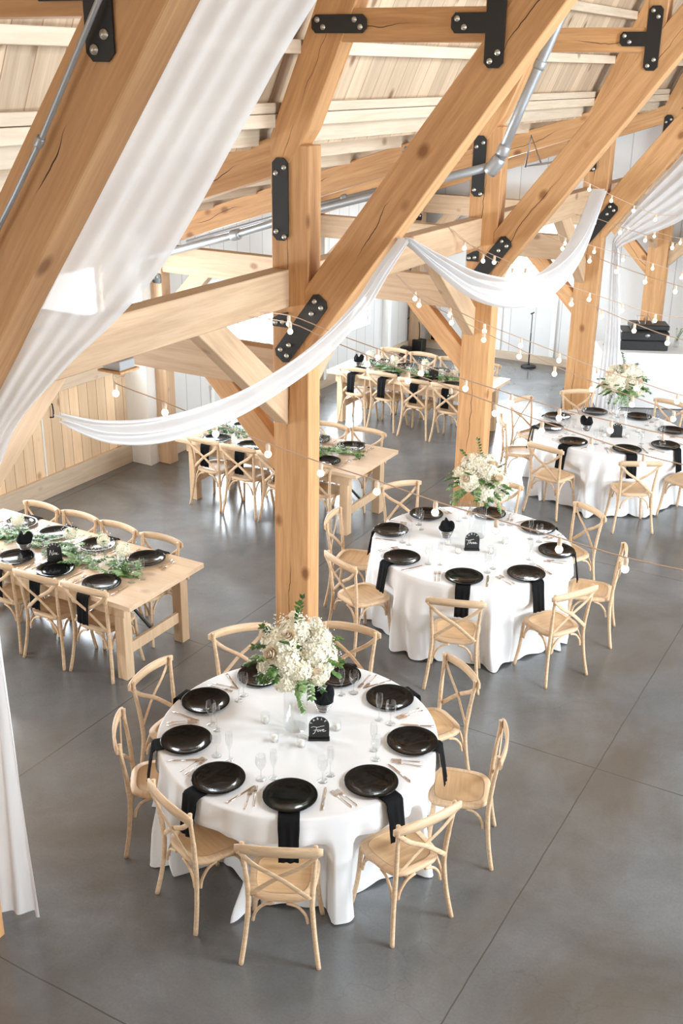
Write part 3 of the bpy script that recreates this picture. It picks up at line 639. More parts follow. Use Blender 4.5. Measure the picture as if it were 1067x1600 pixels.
CH = dict(c1=(-2.76, 4.24, 26), c2=(-2.28, 4.80, 64), c3=(-2.22, 5.55, 110), c4=(-2.72, 6.12, 146), c5=(-3.52, 6.19, 189), c6=(-4.08, 5.82, 232), c7=(-4.22, 5.15, 271), c8=(-3.98, 4.62, 307), c9=(-3.35, 4.28, 339),
 d1=(-4.45, 9.25, 235), d2=(-4.57, 8.33, 282), d3=(-4.14, 7.67, 335), d4=(-3.14, 7.49, 20), d5=(-2.49, 8.05, 60), d6=(-2.41, 8.85, 103), d7=(-2.88, 9.54, 147), d8=(-3.72, 9.71, 192),
 e1=(-4.50, 12.91, 251), e2=(-4.39, 12.17, 299), e3=(-3.74, 11.56, 348), e4=(-2.83, 11.59, 31), e5=(-2.36, 12.22, 71), e6=(-4.08, 13.57, 216), e7=(-3.09, 13.68, 164),
 f1=(-5.78, 6.14, 3), f2=(-6.28, 6.10, 2), f3=(-6.79, 6.12, 0), g1=(-7.33, 6.79, 179), g2=(-6.85, 6.80, 179), g3=(-6.38, 6.79, 177), g4=(-5.86, 6.78, 180),
 h1=(-7.22, 9.72, 358), h2=(-6.75, 9.71, 2), h3=(-6.25, 9.72, 0), h4=(-5.77, 9.73, 2), k1=(-6.25, 10.50, 176), k2=(-5.78, 10.54, 180), k3=(-6.73, 10.52, 181), k4=(-7.2, 10.52, 180),
 m1=(-7.36, 13.43, 1), m2=(-6.87, 13.42, 358), m3=(-6.33, 13.33, 0), m4=(-5.83, 13.33, 0), n1=(-7.34, 14.24, 180), n2=(-6.85, 14.23, 179), n3=(-6.34, 14.21, 180), n4=(-5.84, 14.22, 180))
TN = {'c': 'the front round table', 'd': 'the middle round table', 'e': 'the far round table'}
PLN = {'c1': 'front middle', 'c2': 'front right', 'c3': 'right', 'c4': 'back right', 'c5': 'back centre', 'c6': 'back left', 'c7': 'upper left', 'c8': 'left', 'c9': 'front left',
 'd1': 'back left', 'd2': 'left', 'd3': 'front left', 'd4': 'front middle', 'd5': 'front right', 'd6': 'right', 'd7': 'back right', 'd8': 'back centre',
 'e1': 'upper left', 'e2': 'left', 'e3': 'front left', 'e4': 'front middle', 'e5': 'front right', 'e6': 'back left', 'e7': 'back right', 'e8': 'right'}
ORD = ['first', 'second', 'third', 'fourth']
SIDE = lambda i, n, side: ('rightmost %s-side place' % side) if i == 0 else ('leftmost %s-side place' % side) if i == n - 1 else '%s %s-side place from right' % (ORD[i], side)
def chair_label(k):
    if k[0] in 'cde': return 'pale wooden crossback chair at %s of %s' % (PLN[k], TN[k[0]])
    tb, side, idx = {'f': ('left long table', 'near side', int(k[1]) - 1), 'g': ('left long table', 'far side', 4 - int(k[1])), 'h': ('middle long table', 'near side', 4 - int(k[1])),
                     'k': ('middle long table', 'far side', {'2': 0, '1': 1, '3': 2, '4': 3}[k[1]]), 'm': ('farthest long table', 'near side', 4 - int(k[1])), 'n': ('farthest long table', 'far side', 4 - int(k[1]))}[k[0]]
    return 'crossback chair, %s from right on the %s of the %s' % (ORD[idx], side, tb)
CG = {'c': 'chairs around the front round table', 'd': 'chairs around the middle round table', 'e': 'chairs around the far round table'}
for k, (x, y, a) in CH.items():
    g = CG.get(k[0]) or ('chairs along the left long table' if k[0] in 'fg' else 'chairs along the long table behind the post' if k[0] in 'hk' else 'chairs along the farthest long table')
    inst('chair', make_chair, chair_label(k), (x, y, 0), R(a), g)

# ------------------------------------------------------------------ place settings
def make_plate():
    o = obj('charger_plate', MB().lathe([(.0001, .0045), (.098, .0045), (.104, .007), (.110, .0075), (.116, .0115), (.150, .0165), (.160, .0185), (.166, .0175), (.1665, .014), (.12, .006), (.11, .001), (.0001, .0005)], 56), PLATE)
    return tag(o, cat='plate')
def make_fork():
    mb = MB()
    mb.tube([(0, -.10, .004), (0, -.06, .0045), (0, .0, .005), (0, .035, .006)], [.006, .0045, .003, .003], 8, sx=1, sy=.45)
    mb.box(-.011, .011, .035, .056, .004, .0065)
    for i in range(4): mb.box(-.011 + i * .0064, -.011 + i * .0064 + .0028, .056, .098, .004, .006)
    return tag(obj('fork', mb, CHROME), cat='fork')
def make_knife():
    mb = MB(); mb.tube([(0, -.115, .005), (0, -.07, .0055), (0, -.01, .005)], [.0075, .007, .0055], 8, sx=1, sy=.5)
    mb.prism([(-.005, -.01), (.008, -.01), (.010, .07), (.004, .108), (-.003, .112), (-.005, .09)], .003, .0052, plane='xy')
    return tag(obj('knife', mb, CHROME), cat='knife')
def stem_glass(name, h, rb, bowl, foot=.033):
    prof = [(.0001, .0), (foot, .0), (foot, .003), (.008, .007), (.0035, .013), (.0032, h - bowl - .01), (.008, h - bowl)]
    prof += [(rb * math.sin(min(1, u * 1.6 + .12) * PI / 2) * (1 - .12 * max(0, u - .6) / .4), h - bowl + bowl * u) for u in (.08, .2, .35, .5, .65, .8, 1)]
    return obj(name, MB().lathe(prof, 20), GLASS)
def make_goblet(): return tag(stem_glass('water_goblet', .172, .035, .105), cat='glass')
def make_flute(): return tag(stem_glass('champagne_flute', .20, .024, .12, .03), cat='glass')
def make_napkin(edge, tilt):
    rows = []; prof = [(.06, .004), (-.03, .0045), (-edge + .02, .0045), (-edge - .002, .003), (-edge - .017, -.012), (-edge - .022, -.05), (-edge - .03 - tilt * .3, -.12), (-edge - .035 - tilt * .65, -.20), (-edge - .038 - tilt, -.26)]
    for i, (y, z) in enumerate(prof):
        w = .064 - .004 * (i > 5)
        row = []
        for k in range(13):
            u = -1 + k / 6; f = (math.sin(u * 5 + .5) * .5 + math.sin(u * 9)) * .0045 * max(0, i - 3) / 5
            row.append((u * w, y - f - .003, z))
        rows.append(row)
    return lambda: tag(obj('napkin', MB().grid(rows), NAPK, solid=.004), cat='napkin')
def setting(px, py, face, z, edge, tilt, place, table, gkey, rnd, napk=True, full=True):
    """px,py plate centre; face = direction the diner looks (towards the table middle)"""
    c, s = math.cos(face - PI / 2), math.sin(face - PI / 2)
    W = lambda x, y: (px + c * x - s * y, py + s * x + c * y)
    rz_ = face - PI / 2; w = '%s of %s' % (place, table)
    inst('plate', make_plate, 'glossy black charger plate at %s' % w, (px, py, z + .006), rnd.uniform(0, 6), 'black chargers on ' + table)
    if napk:
        inst('napkin%s' % gkey, make_napkin(edge, tilt), 'black napkin hanging at %s' % w, (px, py, z + .001), rz_ + rnd.uniform(-.06, .06), 'black napkins on ' + table)
    for x, nm in ((-.205, 'inner'), (-.24, 'outer')):
        X, Y = W(x + rnd.uniform(-.006, .006), -.01 + rnd.uniform(-.02, .02)); inst('fork', make_fork, '%s fork at %s' % (nm, w), (X, Y, z), rz_ + rnd.uniform(-.12, .12), 'forks on ' + table)
    X, Y = W(.205, -.01 + rnd.uniform(-.02, .02)); inst('knife', make_knife, 'silver knife at %s' % w, (X, Y, z), rz_ + rnd.uniform(-.1, .1), 'knives on ' + table)
    X, Y = W(.195 + rnd.uniform(-.01, .01), .17 + rnd.uniform(-.015, .015)); inst('goblet', make_goblet, 'stemmed water goblet at %s' % w, (X, Y, z), 0, 'water goblets on ' + table)
    X, Y = W(.235 + rnd.uniform(-.01, .01), .25 + rnd.uniform(-.015, .015)); inst('flute', make_flute, 'champagne flute at %s' % w, (X, Y, z), 0, 'champagne flutes on ' + table)

# ------------------------------------------------------------------ florals
def leaf(mb, p, d, n, L, w):
    d = d.normalized(); s = d.cross(n)
    if s.length < 1e-3: s = d.cross(Vector((1, 0, 0)))
    s.normalize(); n = s.cross(d)
    P = [p, p + d * L * .35 + s * w - n * .1 * w, p + d * L * .7 + s * w * .7 - n * L * .05, p + d * L - n * L * .12, p + d * L * .7 - s * w * .7 - n * L * .05, p + d * L * .35 - s * w - n * .1 * w, p + d * L * .45 + n * w * .25]
    mb.add(P, [(0, 1, 6), (1, 2, 6), (2, 3, 6), (3, 4, 6), (4, 5, 6), (5, 0, 6)], True)
def floret(mb, p, n, r, rnd):
    n = n.normalized(); a = n.cross(Vector((.3, .5, .8))).normalized(); b = n.cross(a); th = rnd.uniform(0, 6)
    for k in range(4):
        t = th + k * PI / 2; d = a * math.cos(t) + b * math.sin(t); e = n.cross(d)
        mb.add([p, p + d * r * .6 + e * r * .45 + n * r * .3, p + d * r + n * r * .2, p + d * r * .6 - e * r * .45 + n * r * .3], [(0, 1, 2, 3)])
def hydrangea(r, rnd, n=130):
    mb = MB(); 
    mb.lathe([(.0001, -r * .8), (r * .55, -r * .5), (r * .78, 0), (r * .55, r * .5), (.0001, r * .8)], 12)
    for i in range(n):
        z = 1 - 2 * (i + .5) / n; a = i * 2.39996; q_ = math.sqrt(1 - z * z)
        d = Vector((q_ * math.cos(a), q_ * math.sin(a), z)); floret(mb, d * r * rnd.uniform(.86, 1.0), d + Vector((rnd.uniform(-.3, .3), rnd.uniform(-.3, .3), 0)), r * .24, rnd)
    return mb
def rose(r, rnd):
    mb = MB()
    for ring, (m_, rad, h, tilt) in enumerate(((3, .25, .95, .1), (4, .45, .9, .25), (5, .68, .75, .5), (6, .9, .5, .85))):
        for k in range(m_):
            a0 = 2 * PI * k / m_ + ring * .7; wd = PI / m_ * 1.35; rows = []
            for i in range(4):
                v = i / 3; row = []
                for j in range(5):
                    u = -1 + j / 2; a = a0 + u * wd; rr = r * (rad * (.45 + .55 * v) + .12 * tilt * v * v) * (1 - .06 * u * u)
                    row.append((rr * math.cos(a), rr * math.sin(a), r * (-.5 + (h + .5) * v * (1 - .16 * u * u)) - r * tilt * .12 * v * v))
                rows.append(row)
            mb.grid(rows)
    return mb
def breath(mb, rnd, p, spread, n):
    for i in range(n):
        q_ = p + Vector((rnd.gauss(0, 1), rnd.gauss(0, 1), rnd.gauss(0, .8))) * spread; s = rnd.uniform(.003, .0055)
        mb.add([q_ + Vector(v) * s for v in ((1, 0, 0), (-1, 0, 0), (0, 1, 0), (0, -1, 0), (0, 0, 1), (0, 0, -1))], [(0, 2, 4), (2, 1, 4), (1, 3, 4), (3, 0, 4), (2, 0, 5), (1, 2, 5), (3, 1, 5), (0, 3, 5)])
def sprig(mb, p, d, L, rnd, nl=9, lw=.011, ll=.035):
    d = d.normalized(); pts = []; q_ = Vector(p); dd = d.copy()
    for i in range(nl + 1):
        pts.append(q_.copy()); dd = (dd + Vector((rnd.uniform(-.1, .1), rnd.uniform(-.1, .1), -.05))).normalized(); q_ = q_ + dd * L / nl
    mb.tube(pts, .0018, 4)
    for i in range(1, nl + 1):
        side = dd.cross(Vector((0, 0, 1)));
        if side.length < .05: side = Vector((1, 0, 0))
        side.normalize()
        for s in (-1, 1): leaf(mb, pts[i], side * s + dd * .7 + Vector((0, 0, rnd.uniform(-.3, .4))), Vector((0, 0, 1)), ll * rnd.uniform(.7, 1.15), lw)
    leaf(mb, pts[-1], dd, Vector((0, 0, 1)), ll, lw)
def make_bouquet():
    rnd = random.Random(5); t = thing('flower_bouquet', '', 'flowers')
    fill = MB().lathe([(.0001, -.14), (.07, -.11), (.13, -.02), (.12, .08), (.07, .14), (.0001, .15)], 14)
    obj('moss_core', fill, LEAF, t)
    H = [((-.12, -.07, .03), .09), ((.11, -.09, -.03), .095), ((-.13, .05, -.05), .08), ((.02, -.13, .06), .085), ((.12, .08, .03), .085), ((-.03, .12, .04), .09), ((0, 0, .13), .095), ((-.15, -.08, -.07), .07), ((.03, -.15, -.07), .07)]
    H += [((.05, .02, .05), .1), ((.14, .0, .08), .075), ((-.1, .0, .11), .085), ((.07, -.12, .12), .07), ((-.09, -.13, -.01), .07)]
    for p, r in H: obj('hydrangea', hydrangea(r, rnd), CREAM, t, loc=p)
    Rz = [((-.19, -.02, .09), .048), ((.15, -.06, .1), .05), ((-.02, -.17, -.02), .045), ((.17, .02, .13), .045), ((-.09, -.04, .17), .045), ((.05, .06, .2), .045), ((.19, -.09, -.02), .04), ((-.06, .18, .08), .045)]
    for p, r in Rz:
        v = Vector(p).normalized(); o_ = obj('rose', rose(r, rnd), ROSE, t, loc=p); o_.rotation_euler = v.to_track_quat('Z', 'Y').to_euler()
    fb = MB(); fp = MB()
    for i in range(34):
        a = rnd.uniform(0, 2 * PI); e = rnd.uniform(-.5, 1.1); d = Vector((math.cos(a) * math.cos(e), math.sin(a) * math.cos(e), math.sin(e)))
        sprig(fb if i % 3 else fp, d * .13, d + Vector((0, 0, -.1)), rnd.uniform(.09, .16), rnd, nl=7, lw=.0125)
    sprig(fb, Vector((0, 0, .15)), Vector((.1, 0, 1)), .2, rnd); sprig(fp, Vector((-.08, -.1, -.1)), Vector((-.2, -.2, -1)), .17, rnd); sprig(fb, Vector((.08, -.1, -.1)), Vector((.2, -.2, -1)), .13, rnd)
    obj('foliage', fb, LEAF, t); obj('pale_foliage', fp, LEAFP, t)
    bb_ = MB()
    for i in range(26):
        a = rnd.uniform(0, 2 * PI); e = rnd.uniform(-.2, 1.4); d = Vector((math.cos(a) * math.cos(e), math.sin(a) * math.cos(e), math.sin(e))); breath(bb_, rnd, d * .20, .03, 26)
    tag(obj('babys_breath', bb_, WHITEF, t), kind='stuff')
    st = MB()
    for i in range(7):
        a = i * .9; st.tube([(.02 * math.cos(a), .02 * math.sin(a), -.1), (.03 * math.cos(a + 1), .03 * math.sin(a + 1), -.22)], .003, 5)
    obj('stems', st, LEAFP, t)
    return t
def make_vase():
    r, h = .08, .34
    return tag(obj('cylinder_vase', MB().lathe([(.0001, 0.001), (r - .004, .001), (r, .004), (r, h)], 40), GLASS), cat='vase')
def make_votive():
    t = thing('votive_candle', '', 'candle')
    obj('glass_cup', MB().lathe([(.0001, .001), (.026, .001), (.030, .005), (.031, .07)], 20), GLASS, t)
    c = obj('candle', MB().lathe([(.0001, .008), (.02, .008), (.02, .04), (.0001, .04)], 16), CANDLE, t)
    return t
def make_basket():
    t = thing('wire_basket', '', 'basket')
    for i in range(6):
        z = .008 + i * .014; r = .038 + i * .0055; pts = [(r * math.cos(a * PI / 12), r * math.sin(a * PI / 12), z) for a in range(25)]
        obj('wire_ring', MB().tube(pts, .0035, 6, caps=False), CHROME if i % 2 == 0 else SILVER, t)
    obj('liner', MB().lathe([(.0001, .004), (.034, .004), (.06, .078), (.058, .078), (.03, .008), (.0001, .008)], 20), BLACK, t)
    return t
def make_wad():
    rnd = random.Random(3); rows = []
    for i in range(9):
        v = i / 8; row = []
        for k in range(28):
            a = 2 * PI * k / 28; f = math.sin(a * 3 + 1) * .5 + math.sin(a * 5 + v * 2) * .35
            r = (.052 + .028 * math.sin(v * PI) * (1 + .4 * f)) * (1 - v ** 3 * .82); z = .0 + v * .085 + (max(0, math.sin(a * 3 + 1)) ** 3 * .10 + max(0, math.sin(a * 2 + 2.2)) ** 4 * .05) * v * (1 - v ** 5)
            row.append((r * math.cos(a), r * math.sin(a), z))
        rows.append(row)
    mb = MB().grid(rows, closed=True); mb.add(rows[-1], [tuple(range(28))]); mb.add(rows[0], [tuple(range(28))])
    return tag(obj('folded_napkin', mb, NAPK, weld=True), cat='napkin')
def stroke(pts, w=.0022):
    return MB().tube(catmull(pts, 5), w, 5, sx=1, sy=.4, up=Vector((0, 1, 0)))
SCRIPT = {
 'Five': [[(-.045, .018), (-.03, .024), (-.01, .020), (.012, .026), (.03, .030)], [(-.012, .022), (-.018, .0), (-.026, -.018), (-.034, -.024)], [(-.03, .0), (-.012, .002), (.0, .004)],
          [(-.004, .006), (-.008, -.006), (-.002, -.008), (.006, .004)], [(.006, .006), (.008, -.006), (.014, .0), (.018, .007)], [(.02, -.001), (.028, .003), (.026, .007), (.020, .002), (.024, -.007), (.04, -.002)]],
 'Three': [[(-.05, .026), (-.03, .022), (-.01, .026), (.012, .030)], [(-.026, .023), (-.032, .0), (-.038, -.016)], [(-.012, .026), (-.018, .004), (-.022, -.008), (-.014, .003), (-.006, .004), (-.008, -.008), (-.002, -.004)],
           [(-.002, -.006), (.003, .004), (.010, .002), (.006, -.007)], [(.008, -.002), (.016, .002), (.014, .006), (.009, .0), (.013, -.008), (.022, -.003)], [(.022, -.002), (.029, .002), (.027, .006), (.022, .0), (.026, -.008), (.04, -.002)]],
 'Nine': [[(-.04, -.018), (-.034, .008), (-.03, .024), (-.024, .0), (-.016, -.018), (-.01, .008), (-.004, .026)], [(-.004, .004), (-.006, -.009), (.0, -.008)], [(.0, -.008), (.003, .004), (.010, .004), (.009, -.009), (.014, -.006)],
          [(.014, -.004), (.022, .002), (.020, .006), (.015, .0), (.019, -.009), (.036, -.003)]]}
def text_mesh(ch, size):
    cu = bpy.data.curves.new('t', 'FONT'); cu.body = ch; cu.size = size; cu.align_x = 'CENTER'; cu.extrude = .0006
    o = bpy.data.objects.new('t', cu); COL.objects.link(o); dg = bpy.context.evaluated_depsgraph_get()
    me = bpy.data.meshes.new_from_object(o.evaluated_get(dg)); bpy.data.objects.remove(o, do_unlink=True); me.name = 'letter'
    me.materials.clear(); me.materials.append(LETTER); return me
def sign(word, label, loc, rz):
    t = thing('table_number_sign', label, 'table sign', loc, rz, 'black arched table signs')
    w, h = .066, .175; poly = [(-w, .012), (w, .012)] + [(w * math.cos(a * PI / 14), h - w + w * math.sin(a * PI / 14)) for a in range(15)]
    obj('arch_panel', MB().prism(poly, -.003, .003), BLACK, t)
    obj('base', MB().box(-.07, .07, -.018, .018, 0, .016), BLACK, t, bevel=.002)
    for i, ch in enumerate('TABLE'):
        a = R(158 - i * 29); r = w * .72
        obj('letter', text_mesh(ch, .021), None, t, loc=(r * math.cos(a), -.004, h - w + r * math.sin(a)), rot=(PI / 2, PI / 2 - a if False else -(a - PI / 2), 0))
    if word in SCRIPT:
        mb = MB()
        for st_ in SCRIPT[word]:
            q_ = stroke([(x * 1.15, -.0045, .075 + z * 1.15) for x, z in st_], .0019); mb.add(q_.v, q_.f, True)
        obj('script_word', mb, LETTER, t)
    return t

# ------------------------------------------------------------------ round tables
def round_table(cx, cy, key, name, plates, seed, vase, basket, sgn, word, votives):
    rnd = random.Random(seed)
    t = thing('round_table', 'round folding table under the white cloth of %s' % name, 'table', (cx, cy, 0), 0, 'round tables')
    obj('tabletop', MB().lathe([(.0001, .725), (.905, .725), (.912, .73), (.912, .75), (.905, .755), (.0001, .755)], 64), TABLEW, t)
    for a in range(4):
        obj('leg', MB().tube([(.55 * math.cos(a * PI / 2 + .4), .55 * math.sin(a * PI / 2 + .4), .725), (.58 * math.cos(a * PI / 2 + .4), .58 * math.sin(a * PI / 2 + .4), 0)], .016, 8), BLACK, t)
    ph = [rnd.uniform(0, 6) for _ in range(6)]
    M_ = 360; rows = []
    def F(th):
        f = .62 * math.cos(27 * th + ph[0] + 1.3 * math.sin(2 * th + ph[1]) + .7 * math.sin(5 * th)) + .28 * math.cos(19 * th + ph[2] + 1.1 * math.sin(3 * th)) + .14 * math.cos(41 * th + ph[3])
        return f
    mine = [(v_[0] - cx, v_[1] - cy, R(v_[2])) for k_, v_ in CH.items() if k_[0] == key]
    def sstep(t): t = min(max(t, 0), 1); return t * t * (3 - 2 * t)
    def push(x, y, z):
        # the chairs are tucked in: their seats press the hanging cloth inwards
        for a, b, w_ in mine:
            c_, s_ = math.cos(w_), math.sin(w_); lx = (x - a) * c_ + (y - b) * s_; ly = -(x - a) * s_ + (y - b) * c_
            if abs(lx) < .285 and -.25 < ly < .245:
                k = sstep((.285 - abs(lx)) / .07) * sstep((.60 - z) / .12); d = (.245 - ly) * k
                x -= s_ * d; y += c_ * d
        return (x, y, z)
    for r in (.001, .3, .6, .85, .9): rows.append([(r * math.cos(2 * PI * k / M_), r * math.sin(2 * PI * k / M_), .768 + .0008 * math.sin(k * .35 + r * 20)) for k in range(M_)])
    rows.append([(.912 * math.cos(2 * PI * k / M_), .912 * math.sin(2 * PI * k / M_), .766) for k in range(M_)])
    rows.append([(.919 * math.cos(2 * PI * k / M_), .919 * math.sin(2 * PI * k / M_), .758) for k in range(M_)])
    for i in range(1, 19):
        v = i / 18; row = []
        for k in range(M_):
            th = 2 * PI * k / M_; f = F(th + .05 * math.sin(v * 3))
            r = .921 + .012 * v + (v ** .95) * (.034 + .080 * f) + .010 * v * math.sin(5 * th + ph[4])
            z = .752 - v * (.735 + .018 * f * v)
            row.append(push(r * math.cos(th), r * math.sin(th), max(z, .006)))
        rows.append(row)
    c = obj('tablecloth', MB().grid(rows, closed=True), LINEN, loc=(cx, cy, 0))
    tag(c, 'floor-length white tablecloth draped over %s' % name, 'tablecloth', 'white round tablecloths')
    Z = .769
    for i, (px, py, pl) in enumerate(plates):
        face = math.atan2(cy - py, cx - px); rr_ = math.hypot(px - cx, py - cy)
        setting(px, py, face, Z, .925 - rr_, .02, pl, name, 'round%d' % int((.925 - rr_) * 50), rnd)
    inst('vase', make_vase, 'tall clear glass cylinder vase on %s' % name, (*vase, Z), 0, 'cylinder vases')
    inst('bouquet', make_bouquet, 'round bouquet of cream hydrangeas and roses on %s' % name, (vase[0] - .0, vase[1] - .0, Z + .545), seed * 1.3, 'cream bouquets').scale = (1.15, 1.15, 1.1)
    inst('basket', make_basket, 'small coiled wire basket on %s' % name, (*basket, Z), 0, 'wire baskets')
    inst('wad', make_wad, 'folded black napkin stuffed in the wire basket on %s' % name, (basket[0], basket[1], Z + .066), seed, 'black napkins in baskets')
    sign(word, 'black arched table number sign %son %s' % (('reading %s ' % word) if word in SCRIPT else '', name), (*sgn, Z), R(31))
    for i, v in enumerate(votives):
        inst('votive', make_votive, 'small glass votive candle, %s of those on %s' % (['leftmost', 'second from left', 'third from left', 'rightmost'][i], name), (*v, Z), 0, 'votive candles')
round_table(-3.235, 5.152, 'c', TN['c'], [(-3.821, 5.585, 'back left'), (-3.347, 5.872, 'back centre'), (-3.954, 5.109, 'upper left'), (-2.891, 5.799, 'back right'), (-3.781, 4.668, 'left'), (-2.523, 5.408, 'right'), (-3.363, 4.442, 'front left'), (-2.546, 4.894, 'front right'), (-2.897, 4.523, 'front middle')],
            1, (-3.27, 5.18), (-3.21, 5.44), (-3.06, 5.13), 'Five', [(-3.47, 5.12), (-3.3, 4.97), (-3.12, 5.01), (-3.02, 5.29)])
round_table(-3.482, 8.563, 'd', TN['d'], [(-4.245, 8.419, 'left'), (-4.135, 8.952, 'back left'), (-3.618, 9.292, 'back centre'), (-3.08, 9.21, 'back right'), (-2.747, 8.789, 'right'), (-2.807, 8.184, 'front right'), (-3.241, 7.844, 'front middle'), (-3.875, 7.917, 'front left')],
            2, (-3.51, 8.74), (-3.74, 8.56), (-3.42, 8.42), 'Three', [(-3.66, 8.42), (-3.5, 8.30), (-3.25, 8.45), (-3.22, 8.72)])
round_table(-3.412, 12.58, 'e', TN['e'], [(-4.143, 12.757, 'upper left'), (-4.07, 12.275, 'left'), (-3.637, 11.882, 'front left'), (-3.019, 11.943, 'front middle'), (-2.676, 12.335, 'front right'), (-2.754, 12.94, 'right'), (-3.265, 13.291, 'back right'), (-3.804, 13.2, 'back left')],
            3, (-3.35, 12.76), (-3.66, 12.42), (-3.27, 12.36), '', [(-3.5, 12.5), (-3.4, 12.3), (-3.15, 12.4), (-3.1, 12.7)])

# ------------------------------------------------------------------ long farm tables
def make_farm():
    t = thing('farm_table', '', 'table')
    L, W = 2.44, 1.0
    obj('tabletop', MB().box(0, L, 0, W, -.022, .022), TABLEW, t, loc=(0, 0, .738), bevel=.003)
    ap = MB(); ap.box(.12, L - .12, .06, .085, .60, .716); ap.box(.12, L - .12, W - .085, W - .06, .60, .716); obj('apron', ap, LEGW, t, bevel=.002)
    for x in (.14, L - .24):
        for y in (.07, W - .17):
            obj('leg', MB().box(x, x + .10, y, y + .10, 0, .716), LEGW, t, bevel=.003)
        obj('stretcher', MB().box(x + .035, x + .065, .17, W - .17, .20, .30), LEGW, t, bevel=.002)
    for x0, x1 in ((L - .20, L - .75), (.20, .75)):
        obj('folding_brace', MB().tube([(x0, W / 2, .27), (x1, W / 2, .70)], .014, 8), BLACK, t)
    return t
def make_garland(seed):
    rnd = random.Random(seed); t = thing('greenery_garland', '', 'garland')
    a, b = MB(), MB(); w = MB(); L = 2.0
    for i in range(110):
        x = rnd.uniform(0, L); y = .05 * math.sin(x * 4 + seed) + rnd.uniform(-.07, .07); an = rnd.choice((0, PI)) + rnd.uniform(-1.1, 1.1)
        sprig(a if i % 3 else b, Vector((x, y, rnd.uniform(.012, .05))), Vector((math.cos(an), math.sin(an), rnd.uniform(.0, .45))), rnd.uniform(.10, .17), rnd, nl=6, lw=.013, ll=.04)
    for i in range(22): breath(w, rnd, Vector((rnd.uniform(0, L), .05 * math.sin(i) + rnd.uniform(-.06, .06), .08)), .032, 22)
    obj('foliage', a, LEAF, t); obj('pale_foliage', b, LEAFP, t); tag(obj('babys_breath', w, WHITEF, t), kind='stuff')
    return t
def make_bud():
    rnd = random.Random(9); t = thing('bud_vase', '', 'vase')
    obj('glass', MB().lathe([(.0001, .001), (.030, .001), (.034, .006), (.034, .13)], 24), GLASS, t)
    s = MB(); s.tube([(0, 0, .012), (.005, 0, .17)], .003, 5); sprig(s, Vector((.0, .01, .1)), Vector((.3, .2, 1)), .12, rnd, nl=5); sprig(s, Vector((-.01, .0, .1)), Vector((-.4, -.2, 1)), .10, rnd, nl=4)
    obj('stems', s, LEAFP, t)
    obj('blossom', hydrangea(.058, rnd, 70), CREAM, t, loc=(0, 0, .175))
    w = MB(); breath(w, rnd, Vector((.03, 0, .2)), .035, 50); breath(w, rnd, Vector((-.04, -.02, .17)), .03, 40); tag(obj('babys_breath', w, WHITEF, t), kind='stuff')
    return t
def make_hurricane():
    t = thing('hurricane_candle', '', 'candle')
    obj('glass_cylinder', MB().lathe([(.0001, .001), (.043, .001), (.045, .005), (.045, .20)], 24), GLASS, t)
    obj('candle', MB().lathe([(.0001, .01), (.033, .01), (.033, .10), (.0001, .102)], 20), CANDLE, t)
    return t
def farm(x0, y0, name, near, far, seed, sgn, basket, word, buds):
    rnd = random.Random(seed)
    inst('farm', make_farm, 'long pale pine farm table: %s' % name.replace('the ', ''), (x0, y0, 0), 0, 'long farm tables')
    Z = .7605; yc = y0 + .5
    for i, x in enumerate(near): setting(x, y0 + .21, PI / 2, Z, .215, 0, SIDE(i, len(near), 'near'), name, 'long', rnd)
    for i, x in enumerate(far): setting(x, y0 + .79, -PI / 2, Z, .215, 0, SIDE(i, len(far), 'far'), name, 'long', rnd)
    inst('garland%d' % seed, lambda: make_garland(seed), 'leafy green garland with tiny white blossoms on %s' % name, (x0 + .15, yc, Z), 0, 'greenery garlands')
    for i, (bx_, by) in enumerate(buds):
        inst('bud', make_bud, 'bud vase with cream blossom, %s from the right on %s' % (ORD[i], name), (bx_, by, Z), i * 2.1, 'bud vases')
    inst('hur', make_hurricane, 'glass hurricane candle cylinder in the garland on %s' % name, (buds[1][0] + .22, yc + .08, Z), 0, 'hurricane candles')
    for i, dx in enumerate((.3, 1.15, 1.8)):
        inst('votive', make_votive, 'small votive candle %s in the garland on %s' % (['at left', 'at middle', 'at right'][i], name), (x0 + .15 + dx, yc + .11, Z), 0, 'votive candles on long tables')
    if sgn: sign(word, 'black arched table number sign %son %s' % (('reading %s ' % word) if word in SCRIPT else '', name), (*sgn, Z), R(24))
    if basket:
        inst('basket', make_basket, 'coiled wire basket on %s' % name, (*basket, Z), 0, 'wire baskets')
        inst('wad', make_wad, 'folded black napkin stuffed in the wire basket on %s' % name, (basket[0], basket[1], Z + .066), seed, 'black napkins in baskets')
farm(-7.77, 5.945, 'the left long table', [-5.81, -6.33, -6.80], [-5.80, -6.37, -6.88, -7.33], 11, (-6.47, 6.30), (-6.86, 6.33), 'Nine', [(-5.86, 6.5), (-6.13, 6.56), (-6.48, 6.52), (-7.1, 6.5)])
farm(-7.71, 9.575, 'the middle long table', [-5.77, -6.25, -6.78, -7.25], [-5.78, -6.25, -6.75, -7.25], 12, None, None, '', [(-6.1, 10.1), (-6.5, 10.15), (-6.95, 10.1), (-7.3, 10.1)])
farm(-7.78, 13.19, 'the farthest long table', [-5.88, -6.36, -6.87, -7.36], [-5.88, -6.36, -6.87, -7.34], 13, (-6.25, 13.57), (-7.48, 13.6), '', [(-5.95, 13.75), (-6.45, 13.7), (-6.95, 13.72), (-7.35, 13.7)])

